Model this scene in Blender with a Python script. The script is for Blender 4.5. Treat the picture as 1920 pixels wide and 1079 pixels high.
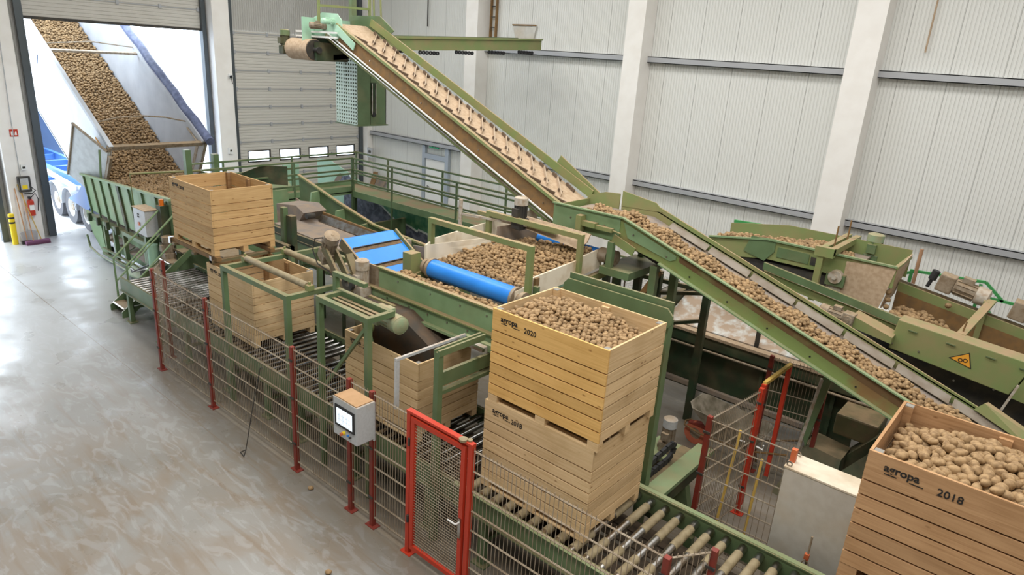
import bpy, math, random
import numpy as np
from mathutils import Vector, Matrix, Euler
random.seed(7); RNG = np.random.default_rng(7)
SC = bpy.context.scene; COL = SC.collection
for o in list(bpy.data.objects): bpy.data.objects.remove(o)

# ---------------------------------------------------------------- camera
cam = bpy.data.cameras.new('camera'); cam.sensor_width = 36; cam.lens = 36*1275.9/1920
cam.clip_end = 300
co = bpy.data.objects.new('camera', cam); COL.objects.link(co)
co.location = (0, 0, 6.11)
co.rotation_euler = (math.radians(71.119), math.radians(-3.676), math.radians(40.901))
SC.camera = co
SC.view_settings.view_transform = 'Standard'; SC.view_settings.look = 'None'
SC.view_settings.gamma = 1; SC.view_settings.exposure = 0.0; SC.view_settings.use_curve_mapping = False
# ---------------------------------------------------------------- world (bright overcast day outside)
w = bpy.data.worlds.new('sky'); SC.world = w; w.use_nodes = True
bg = w.node_tree.nodes['Background']; bg.inputs[0].default_value = (0.80, 0.90, 1.0, 1); bg.inputs[1].default_value = 8.0
# ---------------------------------------------------------------- roof light strips
def area(name, loc, sx, sy, power, col, rot=(0, 0, 0)):
    l = bpy.data.lights.new(name, 'AREA'); l.shape = 'RECTANGLE'; l.size = sx; l.size_y = sy
    l.energy = power; l.color = col
    o = bpy.data.objects.new(name, l); COL.objects.link(o); o.location = loc; o.rotation_euler = rot
    return o
area('roof_light_near', (-2, 1.5, 10.5), 16, 2.0, 1000, (1, 0.97, 0.92))
area('roof_light_middle', (-8, 7.5, 10.5), 20, 2.0, 1150, (1, 0.975, 0.93))
area('roof_light_far', (-8, 13.5, 10.5), 26, 2.0, 900, (1, 0.99, 0.96))

# ---------------------------------------------------------------- materials
def mat(name, c, rough=0.6, metal=0.0, c2=None, scale=6.0, dust=0.0, bump=0.0, spec=0.4, detail=4, thr=(0.4, 0.65), wood=False,
        knots=False, island=0.0, dustc=(0.36, 0.25, 0.14)):
    m = bpy.data.materials.new(name); m.use_nodes = True; nt = m.node_tree; N = nt.nodes; L = nt.links
    b = N['Principled BSDF']; b.inputs['Roughness'].default_value = rough; b.inputs['Metallic'].default_value = metal
    b.inputs['Specular IOR Level'].default_value = spec
    tc = N.new('ShaderNodeTexCoord'); geo = N.new('ShaderNodeNewGeometry')
    rgb = N.new('ShaderNodeRGB'); rgb.outputs[0].default_value = (*c, 1); cur = rgb.outputs[0]
    def mix(fac, a, bcol, mode='MIX'):
        x = N.new('ShaderNodeMix'); x.data_type = 'RGBA'; x.blend_type = mode
        if isinstance(fac, float): x.inputs[0].default_value = fac
        else: L.new(fac, x.inputs[0])
        L.new(a, x.inputs[6])
        if isinstance(bcol, tuple): x.inputs[7].default_value = (*bcol, 1)
        else: L.new(bcol, x.inputs[7])
        return x.outputs[2]
    def mr(v, a, bb, lo=0.0, hi=1.0):
        x = N.new('ShaderNodeMapRange'); L.new(v, x.inputs[0]); x.inputs[1].default_value = a; x.inputs[2].default_value = bb
        x.inputs[3].default_value = lo; x.inputs[4].default_value = hi; return x.outputs[0]
    noise_src = None
    if wood:
        mp = N.new('ShaderNodeMapping'); L.new(geo.outputs['Position'], mp.inputs[0]); mp.inputs['Scale'].default_value = (1.6, 1.6, 34)
        av = N.new('ShaderNodeVectorMath'); av.operation = 'SCALE'; av.inputs[3].default_value = 17.0
        cb = N.new('ShaderNodeCombineXYZ'); L.new(geo.outputs['Random Per Island'], cb.inputs[0]); L.new(geo.outputs['Random Per Island'], cb.inputs[2])
        L.new(cb.outputs[0], av.inputs[0]); ad = N.new('ShaderNodeVectorMath'); L.new(mp.outputs[0], ad.inputs[0]); L.new(av.outputs[0], ad.inputs[1])
        n = N.new('ShaderNodeTexNoise'); n.inputs['Scale'].default_value = 1.3; n.inputs['Detail'].default_value = 6; n.inputs['Distortion'].default_value = 0.6
        L.new(ad.outputs[0], n.inputs['Vector']); noise_src = n.outputs[0]
        cur = mix(mr(n.outputs[0], 0.38, 0.72, 0.0, 0.75), cur, c2)
        # weathering blotches
        n2 = N.new('ShaderNodeTexNoise'); n2.inputs['Scale'].default_value = 2.2; L.new(geo.outputs['Position'], n2.inputs['Vector'])
        cur = mix(mr(n2.outputs[0], 0.5, 0.75, 0, 0.35), cur, (c2[0]*0.8, c2[1]*0.78, c2[2]*0.7))
        vo = N.new('ShaderNodeTexVoronoi'); mp2 = N.new('ShaderNodeMapping'); mp2.inputs['Scale'].default_value = (3.2, 3.2, 7)
        L.new(geo.outputs['Position'], mp2.inputs[0]); L.new(mp2.outputs[0], vo.inputs['Vector']); vo.inputs['Scale'].default_value = 1.3
        cur = mix(mr(vo.outputs['Distance'], 0.05, 0.13, 0.85, 0.0), cur, (c[0]*0.38, c[1]*0.28, c[2]*0.2))
    elif c2:
        n = N.new('ShaderNodeTexNoise'); n.inputs['Scale'].default_value = scale; n.inputs['Detail'].default_value = detail
        L.new(geo.outputs['Position'], n.inputs['Vector']); noise_src = n.outputs[0]
        cur = mix(mr(n.outputs[0], *thr), cur, c2)
    if island:
        hs = N.new('ShaderNodeHueSaturation'); L.new(cur, hs.inputs['Color'])
        L.new(mr(geo.outputs['Random Per Island'], 0, 1, 1-island, 1+island), hs.inputs['Value']); cur = hs.outputs[0]
    if dust:
        sx = N.new('ShaderNodeSeparateXYZ'); L.new(geo.outputs['Normal'], sx.inputs[0])
        up = mr(sx.outputs[2], 0.35, 0.85)
        n3 = N.new('ShaderNodeTexNoise'); n3.inputs['Scale'].default_value = 5; n3.inputs['Detail'].default_value = 6
        L.new(geo.outputs['Position'], n3.inputs['Vector'])
        mu = N.new('ShaderNodeMath'); mu.operation = 'MULTIPLY'; L.new(up, mu.inputs[0]); L.new(mr(n3.outputs[0], 0.3, 0.6, 0.35*dust, dust), mu.inputs[1])
        cur = mix(mu.outputs[0], cur, dustc)
        # light dust film everywhere
        n4 = N.new('ShaderNodeTexNoise'); n4.inputs['Scale'].default_value = 1.7; n4.inputs['Detail'].default_value = 8
        L.new(geo.outputs['Position'], n4.inputs['Vector'])
        cur = mix(mr(n4.outputs[0], 0.48, 0.72, 0, 0.45*dust), cur, dustc)
    L.new(cur, b.inputs['Base Color'])
    if bump and noise_src is not None:
        bp = N.new('ShaderNodeBump'); bp.inputs['Strength'].default_value = bump; bp.inputs['Distance'].default_value = 0.01
        L.new(noise_src, bp.inputs['Height']); L.new(bp.outputs[0], b.inputs['Normal'])
    return m

GR = mat('green_paint', (0.125, 0.195, 0.095), 0.45, c2=(0.105, 0.16, 0.075), scale=3, dust=0.55)
GD = mat('green_paint_dusty', (0.20, 0.26, 0.095), 0.6, c2=(0.24, 0.24, 0.10), scale=2.5, dust=1.0)
GL = mat('green_paint_light', (0.215, 0.33, 0.175), 0.5, c2=(0.18, 0.28, 0.14), scale=3, dust=0.4)
GM = mat('green_paint_mint', (0.42, 0.66, 0.50), 0.45, c2=(0.36, 0.60, 0.45), scale=2, dust=0.2)
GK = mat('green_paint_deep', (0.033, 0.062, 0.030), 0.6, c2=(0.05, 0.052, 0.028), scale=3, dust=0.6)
GRUST = mat('green_paint_rusty', (0.215, 0.285, 0.095), 0.6, c2=(0.25, 0.15, 0.06), scale=1.8, dust=0.8, thr=(0.5, 0.66))
RED = mat('red_paint', (0.24, 0.035, 0.022), 0.5, c2=(0.18, 0.035, 0.025), scale=8)
REDD = mat('red_paint_bright', (0.52, 0.045, 0.02), 0.4)
ORG = mat('orange_red_paint', (0.62, 0.17, 0.06), 0.5, c2=(0.5, 0.1, 0.05), scale=6)
WIRE = mat('galvanised_wire', (0.32, 0.25, 0.18), 0.45, metal=0.3, c2=(0.42, 0.36, 0.28), scale=4)
STEEL = mat('bare_steel', (0.52, 0.51, 0.50), 0.28, metal=1.0, c2=(0.33, 0.27, 0.21), scale=7)
ROLL = mat('roller_steel', (0.42, 0.41, 0.40), 0.22, metal=1.0, c2=(0.15, 0.135, 0.12), scale=3)
SLEEVE = mat('roller_sleeve', (0.33, 0.27, 0.165), 0.55, c2=(0.24, 0.19, 0.11), scale=10)
WOODD = mat('dark_slats', (0.11, 0.08, 0.055), 0.9, c2=(0.06, 0.045, 0.03), scale=9)
DARK = mat('dark_metal', (0.035, 0.034, 0.033), 0.6, c2=(0.07, 0.06, 0.045), scale=6)
RUB = mat('black_rubber', (0.03, 0.03, 0.032), 0.75)
TYRE = mat('tyre_rubber', (0.10, 0.10, 0.11), 0.85)
BELTB = mat('brown_belt', (0.50, 0.375, 0.26), 0.75, c2=(0.40, 0.285, 0.185), scale=14, dust=0.2)
BELTD = mat('dusty_belt', (0.30, 0.23, 0.17), 0.85, c2=(0.22, 0.19, 0.17), scale=4, bump=0.3)
BROWN = mat('brown_skirt', (0.24, 0.135, 0.05), 0.8, c2=(0.18, 0.11, 0.05), scale=8)
BLUE = mat('blue_belt', (0.025, 0.22, 0.72), 0.35, c2=(0.03, 0.25, 0.80), scale=3)
GREY = mat('grey_enclosure', (0.52, 0.54, 0.56), 0.45, c2=(0.47, 0.49, 0.51), scale=30, dust=0.75)
WHITE = mat('white_panel', (0.60, 0.585, 0.54), 0.5, c2=(0.55, 0.53, 0.48), scale=9, dust=0.75, dustc=(0.50, 0.36, 0.20))
PALE = mat('pale_board', (0.80, 0.73, 0.60), 0.7, c2=(0.52, 0.40, 0.25), scale=2.4, dust=0.35, thr=(0.45, 0.7))
MOT = mat('dusty_motor', (0.30, 0.25, 0.19), 0.6, c2=(0.20, 0.15, 0.10), scale=14, dust=0.6)
MOTG = mat('green_motor', (0.27, 0.36, 0.22), 0.5, c2=(0.32, 0.33, 0.2), scale=8, dust=0.7)
MOTW = mat('pale_motor', (0.52, 0.48, 0.42), 0.5, c2=(0.36, 0.28, 0.2), scale=12, dust=0.5)
CONC = mat('painted_concrete', (0.88, 0.855, 0.82), 0.7, c2=(0.84, 0.81, 0.77), scale=2.5, bump=0.08)
GIRT = mat('girt_steel', (0.43, 0.44, 0.46), 0.5, metal=0.2)
SOIL = mat('soil', (0.19, 0.125, 0.07), 0.95, c2=(0.12, 0.08, 0.045), scale=20, bump=0.8)
SIEVE = mat('sieve_sheet', (0.42, 0.31, 0.22), 0.6, c2=(0.66, 0.68, 0.66), scale=6, bump=0.3, thr=(0.46, 0.70), detail=12)
BLACK = mat('stencil_ink', (0.02, 0.018, 0.016), 0.8)
YEL = mat('yellow_paint', (0.85, 0.62, 0.02), 0.4)
ORL = mat('orange_sticker', (0.80, 0.36, 0.04), 0.5)
TRW = mat('trailer_white', (0.80, 0.83, 0.87), 0.4, c2=(0.72, 0.76, 0.82), scale=2)
TRI = mat('trailer_inner', (0.60, 0.63, 0.68), 0.5, c2=(0.52, 0.55, 0.60), scale=1.5)
TBL = mat('trailer_blue', (0.07, 0.19, 0.52), 0.4)
NAVY = mat('navy_cab', (0.05, 0.09, 0.18), 0.4)
TARP = mat('tarp', (0.09, 0.11, 0.20), 0.55, c2=(0.16, 0.19, 0.32), scale=6, bump=0.5)
ALU = mat('door_frame_alu', (0.45, 0.50, 0.56), 0.4, metal=0.4)
TRACK = mat('door_track', (0.10, 0.115, 0.125), 0.4, metal=0.5)
MURD = mat('mural_dark', (0.07, 0.08, 0.12), 0.6, c2=(0.19, 0.20, 0.27), scale=7, detail=10, thr=(0.45, 0.6))
MURG = mat('mural_green', (0.08, 0.30, 0.18), 0.5, c2=(0.22, 0.48, 0.28), scale=5)
MURW = mat('mural_foam', (0.75, 0.80, 0.78), 0.5)
CARD = mat('cardboard', (0.46, 0.28, 0.15), 0.85, c2=(0.40, 0.24, 0.12), scale=8)
PLASG = mat('dustpan_grey', (0.45, 0.44, 0.46), 0.6)
STICK = mat('wooden_handle', (0.50, 0.26, 0.12), 0.6)
STICKY = mat('yellow_handle', (0.58, 0.38, 0.09), 0.6)
PURP = mat('purple_bristles', (0.14, 0.05, 0.10), 0.9)
BARROW = mat('barrow_tray', (0.30, 0.26, 0.20), 0.7, c2=(0.14, 0.12, 0.08), scale=6, bump=0.2)
HWHITE = mat('clean_white', (0.85, 0.85, 0.83), 0.5)
POT = mat('potato_skin', (0.28, 0.175, 0.085), 0.75, c2=(0.18, 0.11, 0.05), scale=28, island=0.28, detail=3, spec=0.25)
POTR = mat('washed_potato_skin', (0.37, 0.245, 0.125), 0.7, c2=(0.22, 0.138, 0.068), scale=28, island=0.22, detail=3, spec=0.3)
def wood(name, c, c2): return mat(name, c, 0.75, c2=c2, wood=True, island=0.13, bump=0.15, spec=0.2)
W_YEL = wood('wood_yellow', (0.72, 0.45, 0.165), (0.58, 0.33, 0.10))
W_PALE = wood('wood_pale', (0.68, 0.50, 0.29), (0.52, 0.345, 0.17))
W_PINK = wood('wood_pinkish', (0.50, 0.30, 0.155), (0.33, 0.175, 0.08))
W_TAN = wood('wood_tan', (0.58, 0.385, 0.185), (0.43, 0.255, 0.105))
W_OLD = wood('wood_soiled', (0.33, 0.20, 0.095), (0.20, 0.115, 0.05))

GOL = mat('olive_dusty_metal', (0.12, 0.125, 0.06), 0.6, c2=(0.16, 0.12, 0.07), scale=6, dust=0.8)
def emis(name, c, s):
    m = bpy.data.materials.new(name); m.use_nodes = True; N = m.node_tree.nodes; b = N['Principled BSDF']
    b.inputs['Base Color'].default_value = (*c, 1); b.inputs['Emission Color'].default_value = (*c, 1); b.inputs['Emission Strength'].default_value = s
    return m
SCREEN = emis('screen_glow', (0.80, 0.88, 0.95), 0.75)
def glassmat():
    m = bpy.data.materials.new('window_acrylic'); m.use_nodes = True; N = m.node_tree.nodes; b = N['Principled BSDF']
    b.inputs['Base Color'].default_value = (0.95, 0.97, 1, 1); b.inputs['Transmission Weight'].default_value = 1; b.inputs['Roughness'].default_value = 0.02
    b.inputs['IOR'].default_value = 1.05
    return m
GLASS = glassmat()

def wallmat(name, c, axis, seam, groove, cseam):
    m = bpy.data.materials.new(name); m.use_nodes = True; nt = m.node_tree; N = nt.nodes; L = nt.links; b = N['Principled BSDF']
    b.inputs['Roughness'].default_value = 0.55; b.inputs['Specular IOR Level'].default_value = 0.3
    g = N.new('ShaderNodeNewGeometry'); s = N.new('ShaderNodeSeparateXYZ'); L.new(g.outputs['Position'], s.inputs[0]); ax = s.outputs[axis]
    def frac(period):
        d = N.new('ShaderNodeMath'); d.operation = 'DIVIDE'; L.new(ax, d.inputs[0]); d.inputs[1].default_value = period
        f = N.new('ShaderNodeMath'); f.operation = 'FRACT'; L.new(d.outputs[0], f.inputs[0]); return f.outputs[0]
    def cmp(v, wdt):
        x = N.new('ShaderNodeMath'); x.operation = 'LESS_THAN'; L.new(v, x.inputs[0]); x.inputs[1].default_value = wdt; return x.outputs[0]
    def mix(f, a, c2):
        x = N.new('ShaderNodeMix'); x.data_type = 'RGBA'; L.new(f, x.inputs[0])
        if isinstance(a, tuple): x.inputs[6].default_value = (*a, 1)
        else: L.new(a, x.inputs[6])
        x.inputs[7].default_value = (*c2, 1); return x.outputs[2]
    n = N.new('ShaderNodeTexNoise'); n.inputs['Scale'].default_value = 0.6; L.new(g.outputs['Position'], n.inputs['Vector'])
    col = mix(n.outputs[0], c, (c[0]*0.93, c[1]*0.93, c[2]*0.92))
    fr = frac(groove)
    col = mix(cmp(frac(seam), 0.012), col, cseam)
    L.new(col, b.inputs['Base Color'])
    tri = N.new('ShaderNodeMapRange'); tri.interpolation_type = 'SMOOTHSTEP'; L.new(fr, tri.inputs[0])
    pp = N.new('ShaderNodeMath'); pp.operation = 'PINGPONG'; L.new(fr, pp.inputs[0]); pp.inputs[1].default_value = 0.5
    L.new(pp.outputs[0], tri.inputs[0]); tri.inputs[1].default_value = 0.05; tri.inputs[2].default_value = 0.2
    bp = N.new('ShaderNodeBump'); bp.inputs['Strength'].default_value = 0.8; bp.inputs['Distance'].default_value = 0.014
    L.new(tri.outputs[0], bp.inputs['Height']); L.new(bp.outputs[0], b.inputs['Normal'])
    return m
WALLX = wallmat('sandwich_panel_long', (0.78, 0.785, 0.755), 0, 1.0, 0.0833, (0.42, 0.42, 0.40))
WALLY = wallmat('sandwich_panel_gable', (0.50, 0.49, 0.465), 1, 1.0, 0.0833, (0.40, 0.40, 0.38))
DOORP = wallmat('sectional_door_panel', (0.63, 0.605, 0.555), 2, 0.623, 0.104, (0.16, 0.16, 0.16))

def floormat():
    m = bpy.data.materials.new('power_floated_concrete'); m.use_nodes = True; nt = m.node_tree; N = nt.nodes; L = nt.links; b = N['Principled BSDF']
    g = N.new('ShaderNodeNewGeometry')
    def noise(sc, det=6, dist=0.0, mp=None):
        n = N.new('ShaderNodeTexNoise'); n.inputs['Scale'].default_value = sc; n.inputs['Detail'].default_value = det; n.inputs['Distortion'].default_value = dist
        if mp:
            q = N.new('ShaderNodeMapping'); q.inputs['Scale'].default_value = mp[0]; q.inputs['Rotation'].default_value = (0, 0, mp[1])
            L.new(g.outputs['Position'], q.inputs[0]); L.new(q.outputs[0], n.inputs['Vector'])
        else: L.new(g.outputs['Position'], n.inputs['Vector'])
        return n.outputs[0]
    def mr(v, a, bb, lo=0.0, hi=1.0):
        x = N.new('ShaderNodeMapRange'); L.new(v, x.inputs[0]); x.inputs[1].default_value = a; x.inputs[2].default_value = bb
        x.inputs[3].default_value = lo; x.inputs[4].default_value = hi; return x.outputs[0]
    def mul(a, c):
        x = N.new('ShaderNodeMath'); x.operation = 'MULTIPLY'; L.new(a, x.inputs[0])
        if isinstance(c, float): x.inputs[1].default_value = c
        else: L.new(c, x.inputs[1])
        return x.outputs[0]
    def mix(f, a, c2):
        x = N.new('ShaderNodeMix'); x.data_type = 'RGBA'; L.new(f, x.inputs[0])
        if isinstance(a, tuple): x.inputs[6].default_value = (*a, 1)
        else: L.new(a, x.inputs[6])
        if isinstance(c2, tuple): x.inputs[7].default_value = (*c2, 1)
        else: L.new(c2, x.inputs[7])
        return x.outputs[2]
    s = N.new('ShaderNodeSeparateXYZ'); L.new(g.outputs['Position'], s.inputs[0])
    col = mix(mr(noise(0.35), 0.35, 0.65), (0.285, 0.275, 0.257), (0.235, 0.22, 0.195))
    # brown tracked-in soil: swirls and streaks, more of it towards the near end of the hall and under the line, where shade is painted in too
    dirt = mr(noise(0.55, 10, 1.6), 0.47, 0.62)
    near = mr(s.outputs[0], -17.0, -9.0)
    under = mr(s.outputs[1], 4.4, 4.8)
    col = mix(mul(mul(dirt, near), 0.45), col, (0.24, 0.175, 0.115))
    streak = mr(noise(2.0, 12, 0.9, ((0.35, 2.6, 1), 0.35)), 0.50, 0.64)
    col = mix(mul(mul(streak, near), 0.55), col, (0.21, 0.15, 0.095))
    swirl = mr(noise(1.7, 12, 2.2, ((1, 2.6, 1), -0.45)), 0.52, 0.62)
    col = mix(mul(swirl, 0.28), col, (0.42, 0.43, 0.44))
    col = mix(mul(under, 0.7), col, (0.185, 0.15, 0.11))  # browner dirt together with painted shade beneath the machines
    # daylight spilling in at the doors, painted into the floor colour
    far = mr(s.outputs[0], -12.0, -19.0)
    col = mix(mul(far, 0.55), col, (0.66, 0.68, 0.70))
    # saw-cut joints
    d = N.new('ShaderNodeMath'); d.operation = 'DIVIDE'; L.new(s.outputs[1], d.inputs[0]); d.inputs[1].default_value = 4.36
    f = N.new('ShaderNodeMath'); f.operation = 'FRACT'; L.new(d.outputs[0], f.inputs[0])
    lt = N.new('ShaderNodeMath'); lt.operation = 'LESS_THAN'; L.new(f.outputs[0], lt.inputs[0]); lt.inputs[1].default_value = 0.004
    col = mix(lt.outputs[0], col, (0.24, 0.20, 0.16))
    L.new(col, b.inputs['Base Color'])
    L.new(mr(noise(1.2, 6), 0.35, 0.65, 0.22, 0.5), b.inputs['Roughness'])
    b.inputs['Specular IOR Level'].default_value = 0.5
    return m
FLOOR = floormat()
YARD = mat('yard_concrete', (0.62, 0.62, 0.62), 0.8, c2=(0.56, 0.56, 0.57), scale=0.5)
ROOFM = mat('roof_sheet', (0.62, 0.62, 0.60), 0.8)

# ---------------------------------------------------------------- geometry helpers
class G:
    def __init__(s): s.v = []; s.f = []
    def add(s, vs, fs):
        n = len(s.v); s.v += [tuple(map(float, p)) for p in vs]; s.f += [tuple(i+n for i in f) for f in fs]; return s
    def box(s, x0, x1, y0, y1, z0, z1):
        return s.add([(x0,y0,z0),(x1,y0,z0),(x1,y1,z0),(x0,y1,z0),(x0,y0,z1),(x1,y0,z1),(x1,y1,z1),(x0,y1,z1)],
                     [(0,3,2,1),(4,5,6,7),(0,1,5,4),(1,2,6,5),(2,3,7,6),(3,0,4,7)])
    def beam(s, a, b, w, h=None, up=(0, 0, 1)):
        h = h or w; a = Vector(a); b = Vector(b); d = (b-a).normalized(); u = Vector(up)
        if abs(d.dot(u)) > 0.99: u = Vector((1, 0, 0))
        r = d.cross(u).normalized(); u = r.cross(d).normalized(); vs = []
        for p in (a, b):
            for i, j in ((-1,-1),(1,-1),(1,1),(-1,1)): vs.append(p + r*(i*w/2) + u*(j*h/2))
        return s.add(vs, [(0,1,2,3),(7,6,5,4),(0,4,5,1),(1,5,6,2),(2,6,7,3),(3,7,4,0)])
    def cyl(s, a, b, r, n=12, r2=None, cap=True):
        r2 = r if r2 is None else r2
        a = Vector(a); b = Vector(b); d = (b-a).normalized(); u = Vector((0, 0, 1)) if abs(d.z) < 0.9 else Vector((1, 0, 0))
        x = d.cross(u).normalized(); y = d.cross(x).normalized(); vs = []
        for p, q in ((a, r), (b, r2)):
            for k in range(n): t = 2*math.pi*k/n; vs.append(p + x*(q*math.cos(t)) + y*(q*math.sin(t)))
        fs = [(k, (k+1) % n, n+(k+1) % n, n+k) for k in range(n)]
        if cap: fs += [tuple(reversed(range(n))), tuple(range(n, 2*n))]
        return s.add(vs, fs)
    def tube(s, pts, r, n=8):
        P = [Vector(p) for p in pts]; vs = []; fs = []
        for i, p in enumerate(P):
            d = ((P[min(i+1, len(P)-1)]) - P[max(i-1, 0)]).normalized(); u = Vector((0, 0, 1)) if abs(d.z) < 0.95 else Vector((1, 0, 0))
            x = d.cross(u).normalized(); y = d.cross(x).normalized()
            for k in range(n): t = 2*math.pi*k/n; vs.append(p + x*(r*math.cos(t)) + y*(r*math.sin(t)))
        for i in range(len(P)-1):
            for k in range(n): fs.append((i*n+k, i*n+(k+1) % n, (i+1)*n+(k+1) % n, (i+1)*n+k))
        fs += [tuple(reversed(range(n))), tuple(range((len(P)-1)*n, len(P)*n))]
        return s.add(vs, fs)
    def prism(s, poly, vec):
        n = len(poly); a = [Vector(p) for p in poly]; v = Vector(vec)
        fs = [tuple(reversed(range(n))), tuple(range(n, 2*n))] + [(k, (k+1) % n, n+(k+1) % n, n+k) for k in range(n)]
        return s.add(a + [p+v for p in a], fs)
    def ring(s, c, axis, ro, ri, wd, n=24):
        c = Vector(c); d = Vector(axis).normalized(); u = Vector((0, 0, 1)) if abs(d.z) < 0.9 else Vector((1, 0, 0))
        x = d.cross(u).normalized(); y = d.cross(x).normalized(); vs = []
        for r, o in ((ro, -wd/2), (ro, wd/2), (ri, wd/2), (ri, -wd/2)):
            for k in range(n): t = 2*math.pi*k/n; vs.append(c + d*o + x*(r*math.cos(t)) + y*(r*math.sin(t)))
        fs = []
        for q in range(4):
            for k in range(n): fs.append((q*n+k, q*n+(k+1) % n, ((q+1) % 4)*n+(k+1) % n, ((q+1) % 4)*n+k))
        return s.add(vs, fs)
    def build(s, name, m, parent=None, smooth=False, label=None, bevel=0.0):
        me = bpy.data.meshes.new(name); off = Vector(parent['_o']) if parent is not None else Vector((0, 0, 0))
        me.from_pydata([Vector(p)-off for p in s.v], [], s.f); me.materials.append(m)
        import bmesh
        bm = bmesh.new(); bm.from_mesh(me); bmesh.ops.recalc_face_normals(bm, faces=bm.faces)
        if bevel: bmesh.ops.bevel(bm, geom=list(bm.edges), offset=bevel, segments=2, affect='EDGES', profile=0.5)
        bm.to_mesh(me); bm.free()
        if smooth:
            me.polygons.foreach_set('use_smooth', [True]*len(me.polygons))
            try: me.set_sharp_from_angle(angle=math.radians(40))
            except Exception: pass
        o = bpy.data.objects.new(name, me); COL.objects.link(o)
        if parent is not None: o.parent = parent; o['_o'] = tuple(parent['_o'])
        if label: o['label'] = label
        return o

def tag(o, label, cat, group=None, kind=None):
    o['label'] = label; o['category'] = cat
    if group: o['group'] = group
    if kind: o['kind'] = kind
    return o
def thing(name, label, cat, loc=(0, 0, 0), group=None):
    o = bpy.data.objects.new(name, None); COL.objects.link(o); o.location = loc; o.empty_display_size = 0.2; o['_o'] = tuple(map(float, loc))
    return tag(o, label, cat, group)
def struct(name, g, m, parent=None, label=None):
    o = g.build(name, m, parent)
    if parent is None: o['kind'] = 'structure'
    return o
def copy_tree(o, parent=None):
    c = o.copy(); COL.objects.link(c); c.parent = parent
    for ch in list(o.children): copy_tree(ch, c)
    return c
def text_mesh(s, size, depth=0.002, bold=0.0):
    cu = bpy.data.curves.new('t', 'FONT'); cu.body = s; cu.size = size; cu.extrude = depth; cu.offset = bold; cu.resolution_u = 3
    o = bpy.data.objects.new('t', cu); COL.objects.link(o); bpy.context.view_layer.update()
    me = bpy.data.meshes.new_from_object(o.evaluated_get(bpy.context.evaluated_depsgraph_get()))
    bpy.data.objects.remove(o); return me
def put_text(s, size, m, parent, loc, rot, name='lettering', bold=0.0):
    me = text_mesh(s, size, 0.0015, bold); me.materials.clear(); me.materials.append(m)
    o = bpy.data.objects.new(name, me); COL.objects.link(o); o.parent = parent
    o.location = Vector(loc)-Vector(parent['_o']); o.rotation_euler = rot; o['_o'] = tuple(parent['_o'])
    return o
PI = math.pi
# ================================================================ THE HALL
XW, YW = -23.67, 18.2
struct('floor', G().box(XW-0.3, 9, -8, YW, -0.3, 0), FLOOR)
struct('trim_yard', G().box(-120, XW-0.3, -60, 60, -0.35, -0.02), YARD)
struct('ceiling', G().box(XW, 9, -8, YW, 10.6, 10.8), ROOFM)
struct('wall_long', G().box(XW-0.3, 9, YW, YW+0.2, 0, 10.7), WALLX)
struct('wall_near', G().box(XW-0.3, 9, -8.2, -8, 0, 10.7), WALLX)
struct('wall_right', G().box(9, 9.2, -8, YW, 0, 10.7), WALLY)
D1 = (6.36, 11.5); D2 = (12.45, 17.85); D0 = (0.2, 5.1); DH = 6.3
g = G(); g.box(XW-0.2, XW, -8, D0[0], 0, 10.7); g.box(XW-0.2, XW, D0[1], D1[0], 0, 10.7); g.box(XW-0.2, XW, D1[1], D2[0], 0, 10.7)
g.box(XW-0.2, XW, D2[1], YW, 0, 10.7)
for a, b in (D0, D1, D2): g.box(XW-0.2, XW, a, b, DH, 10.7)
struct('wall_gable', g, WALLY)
# plinth of the long wall
struct('baseboard_long', G().box(XW, 9, YW-0.07, YW, 0, 0.75), CONC)
# concrete columns and steel girts
for i, (x0, x1) in enumerate(((-17.4, -16.85), (-11.05, -10.48), (-5.03, -4.38), (2.0, 2.6))):
    struct('trim_%d' % (i+1), G().box(x0, x1, 17.6, YW-0.01, 0, 10.6), CONC)
struct('trim_5', G().box(XW+0.01, XW+0.55, 11.62, 12.2, 0, 10.6), CONC)
struct('trim_6', G().box(XW+0.01, XW+0.42, 5.33, 6.02, 0, 10.6), CONC)
struct('trim_7', G().box(XW+0.01, XW+0.5, 17.95, YW-0.01, 0, 10.6), CONC)
k = 8
for x0, x1 in ((-23.1, -17.4), (-16.85, -11.05), (-10.48, -5.03), (-4.38, 2.0)):
    for z in (2.62, 6.15):
        if x0 < -20 and z > 5: continue
        g = G(); g.box(x0, x1, YW-0.2, YW-0.01, z, z+0.02); g.box(x0, x1, YW-0.2, YW-0.18, z, z+0.17); g.box(x0, x1, YW-0.2, YW-0.01, z+0.15, z+0.17)
        struct('trim_%d' % k, g, GIRT); k += 1
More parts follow.
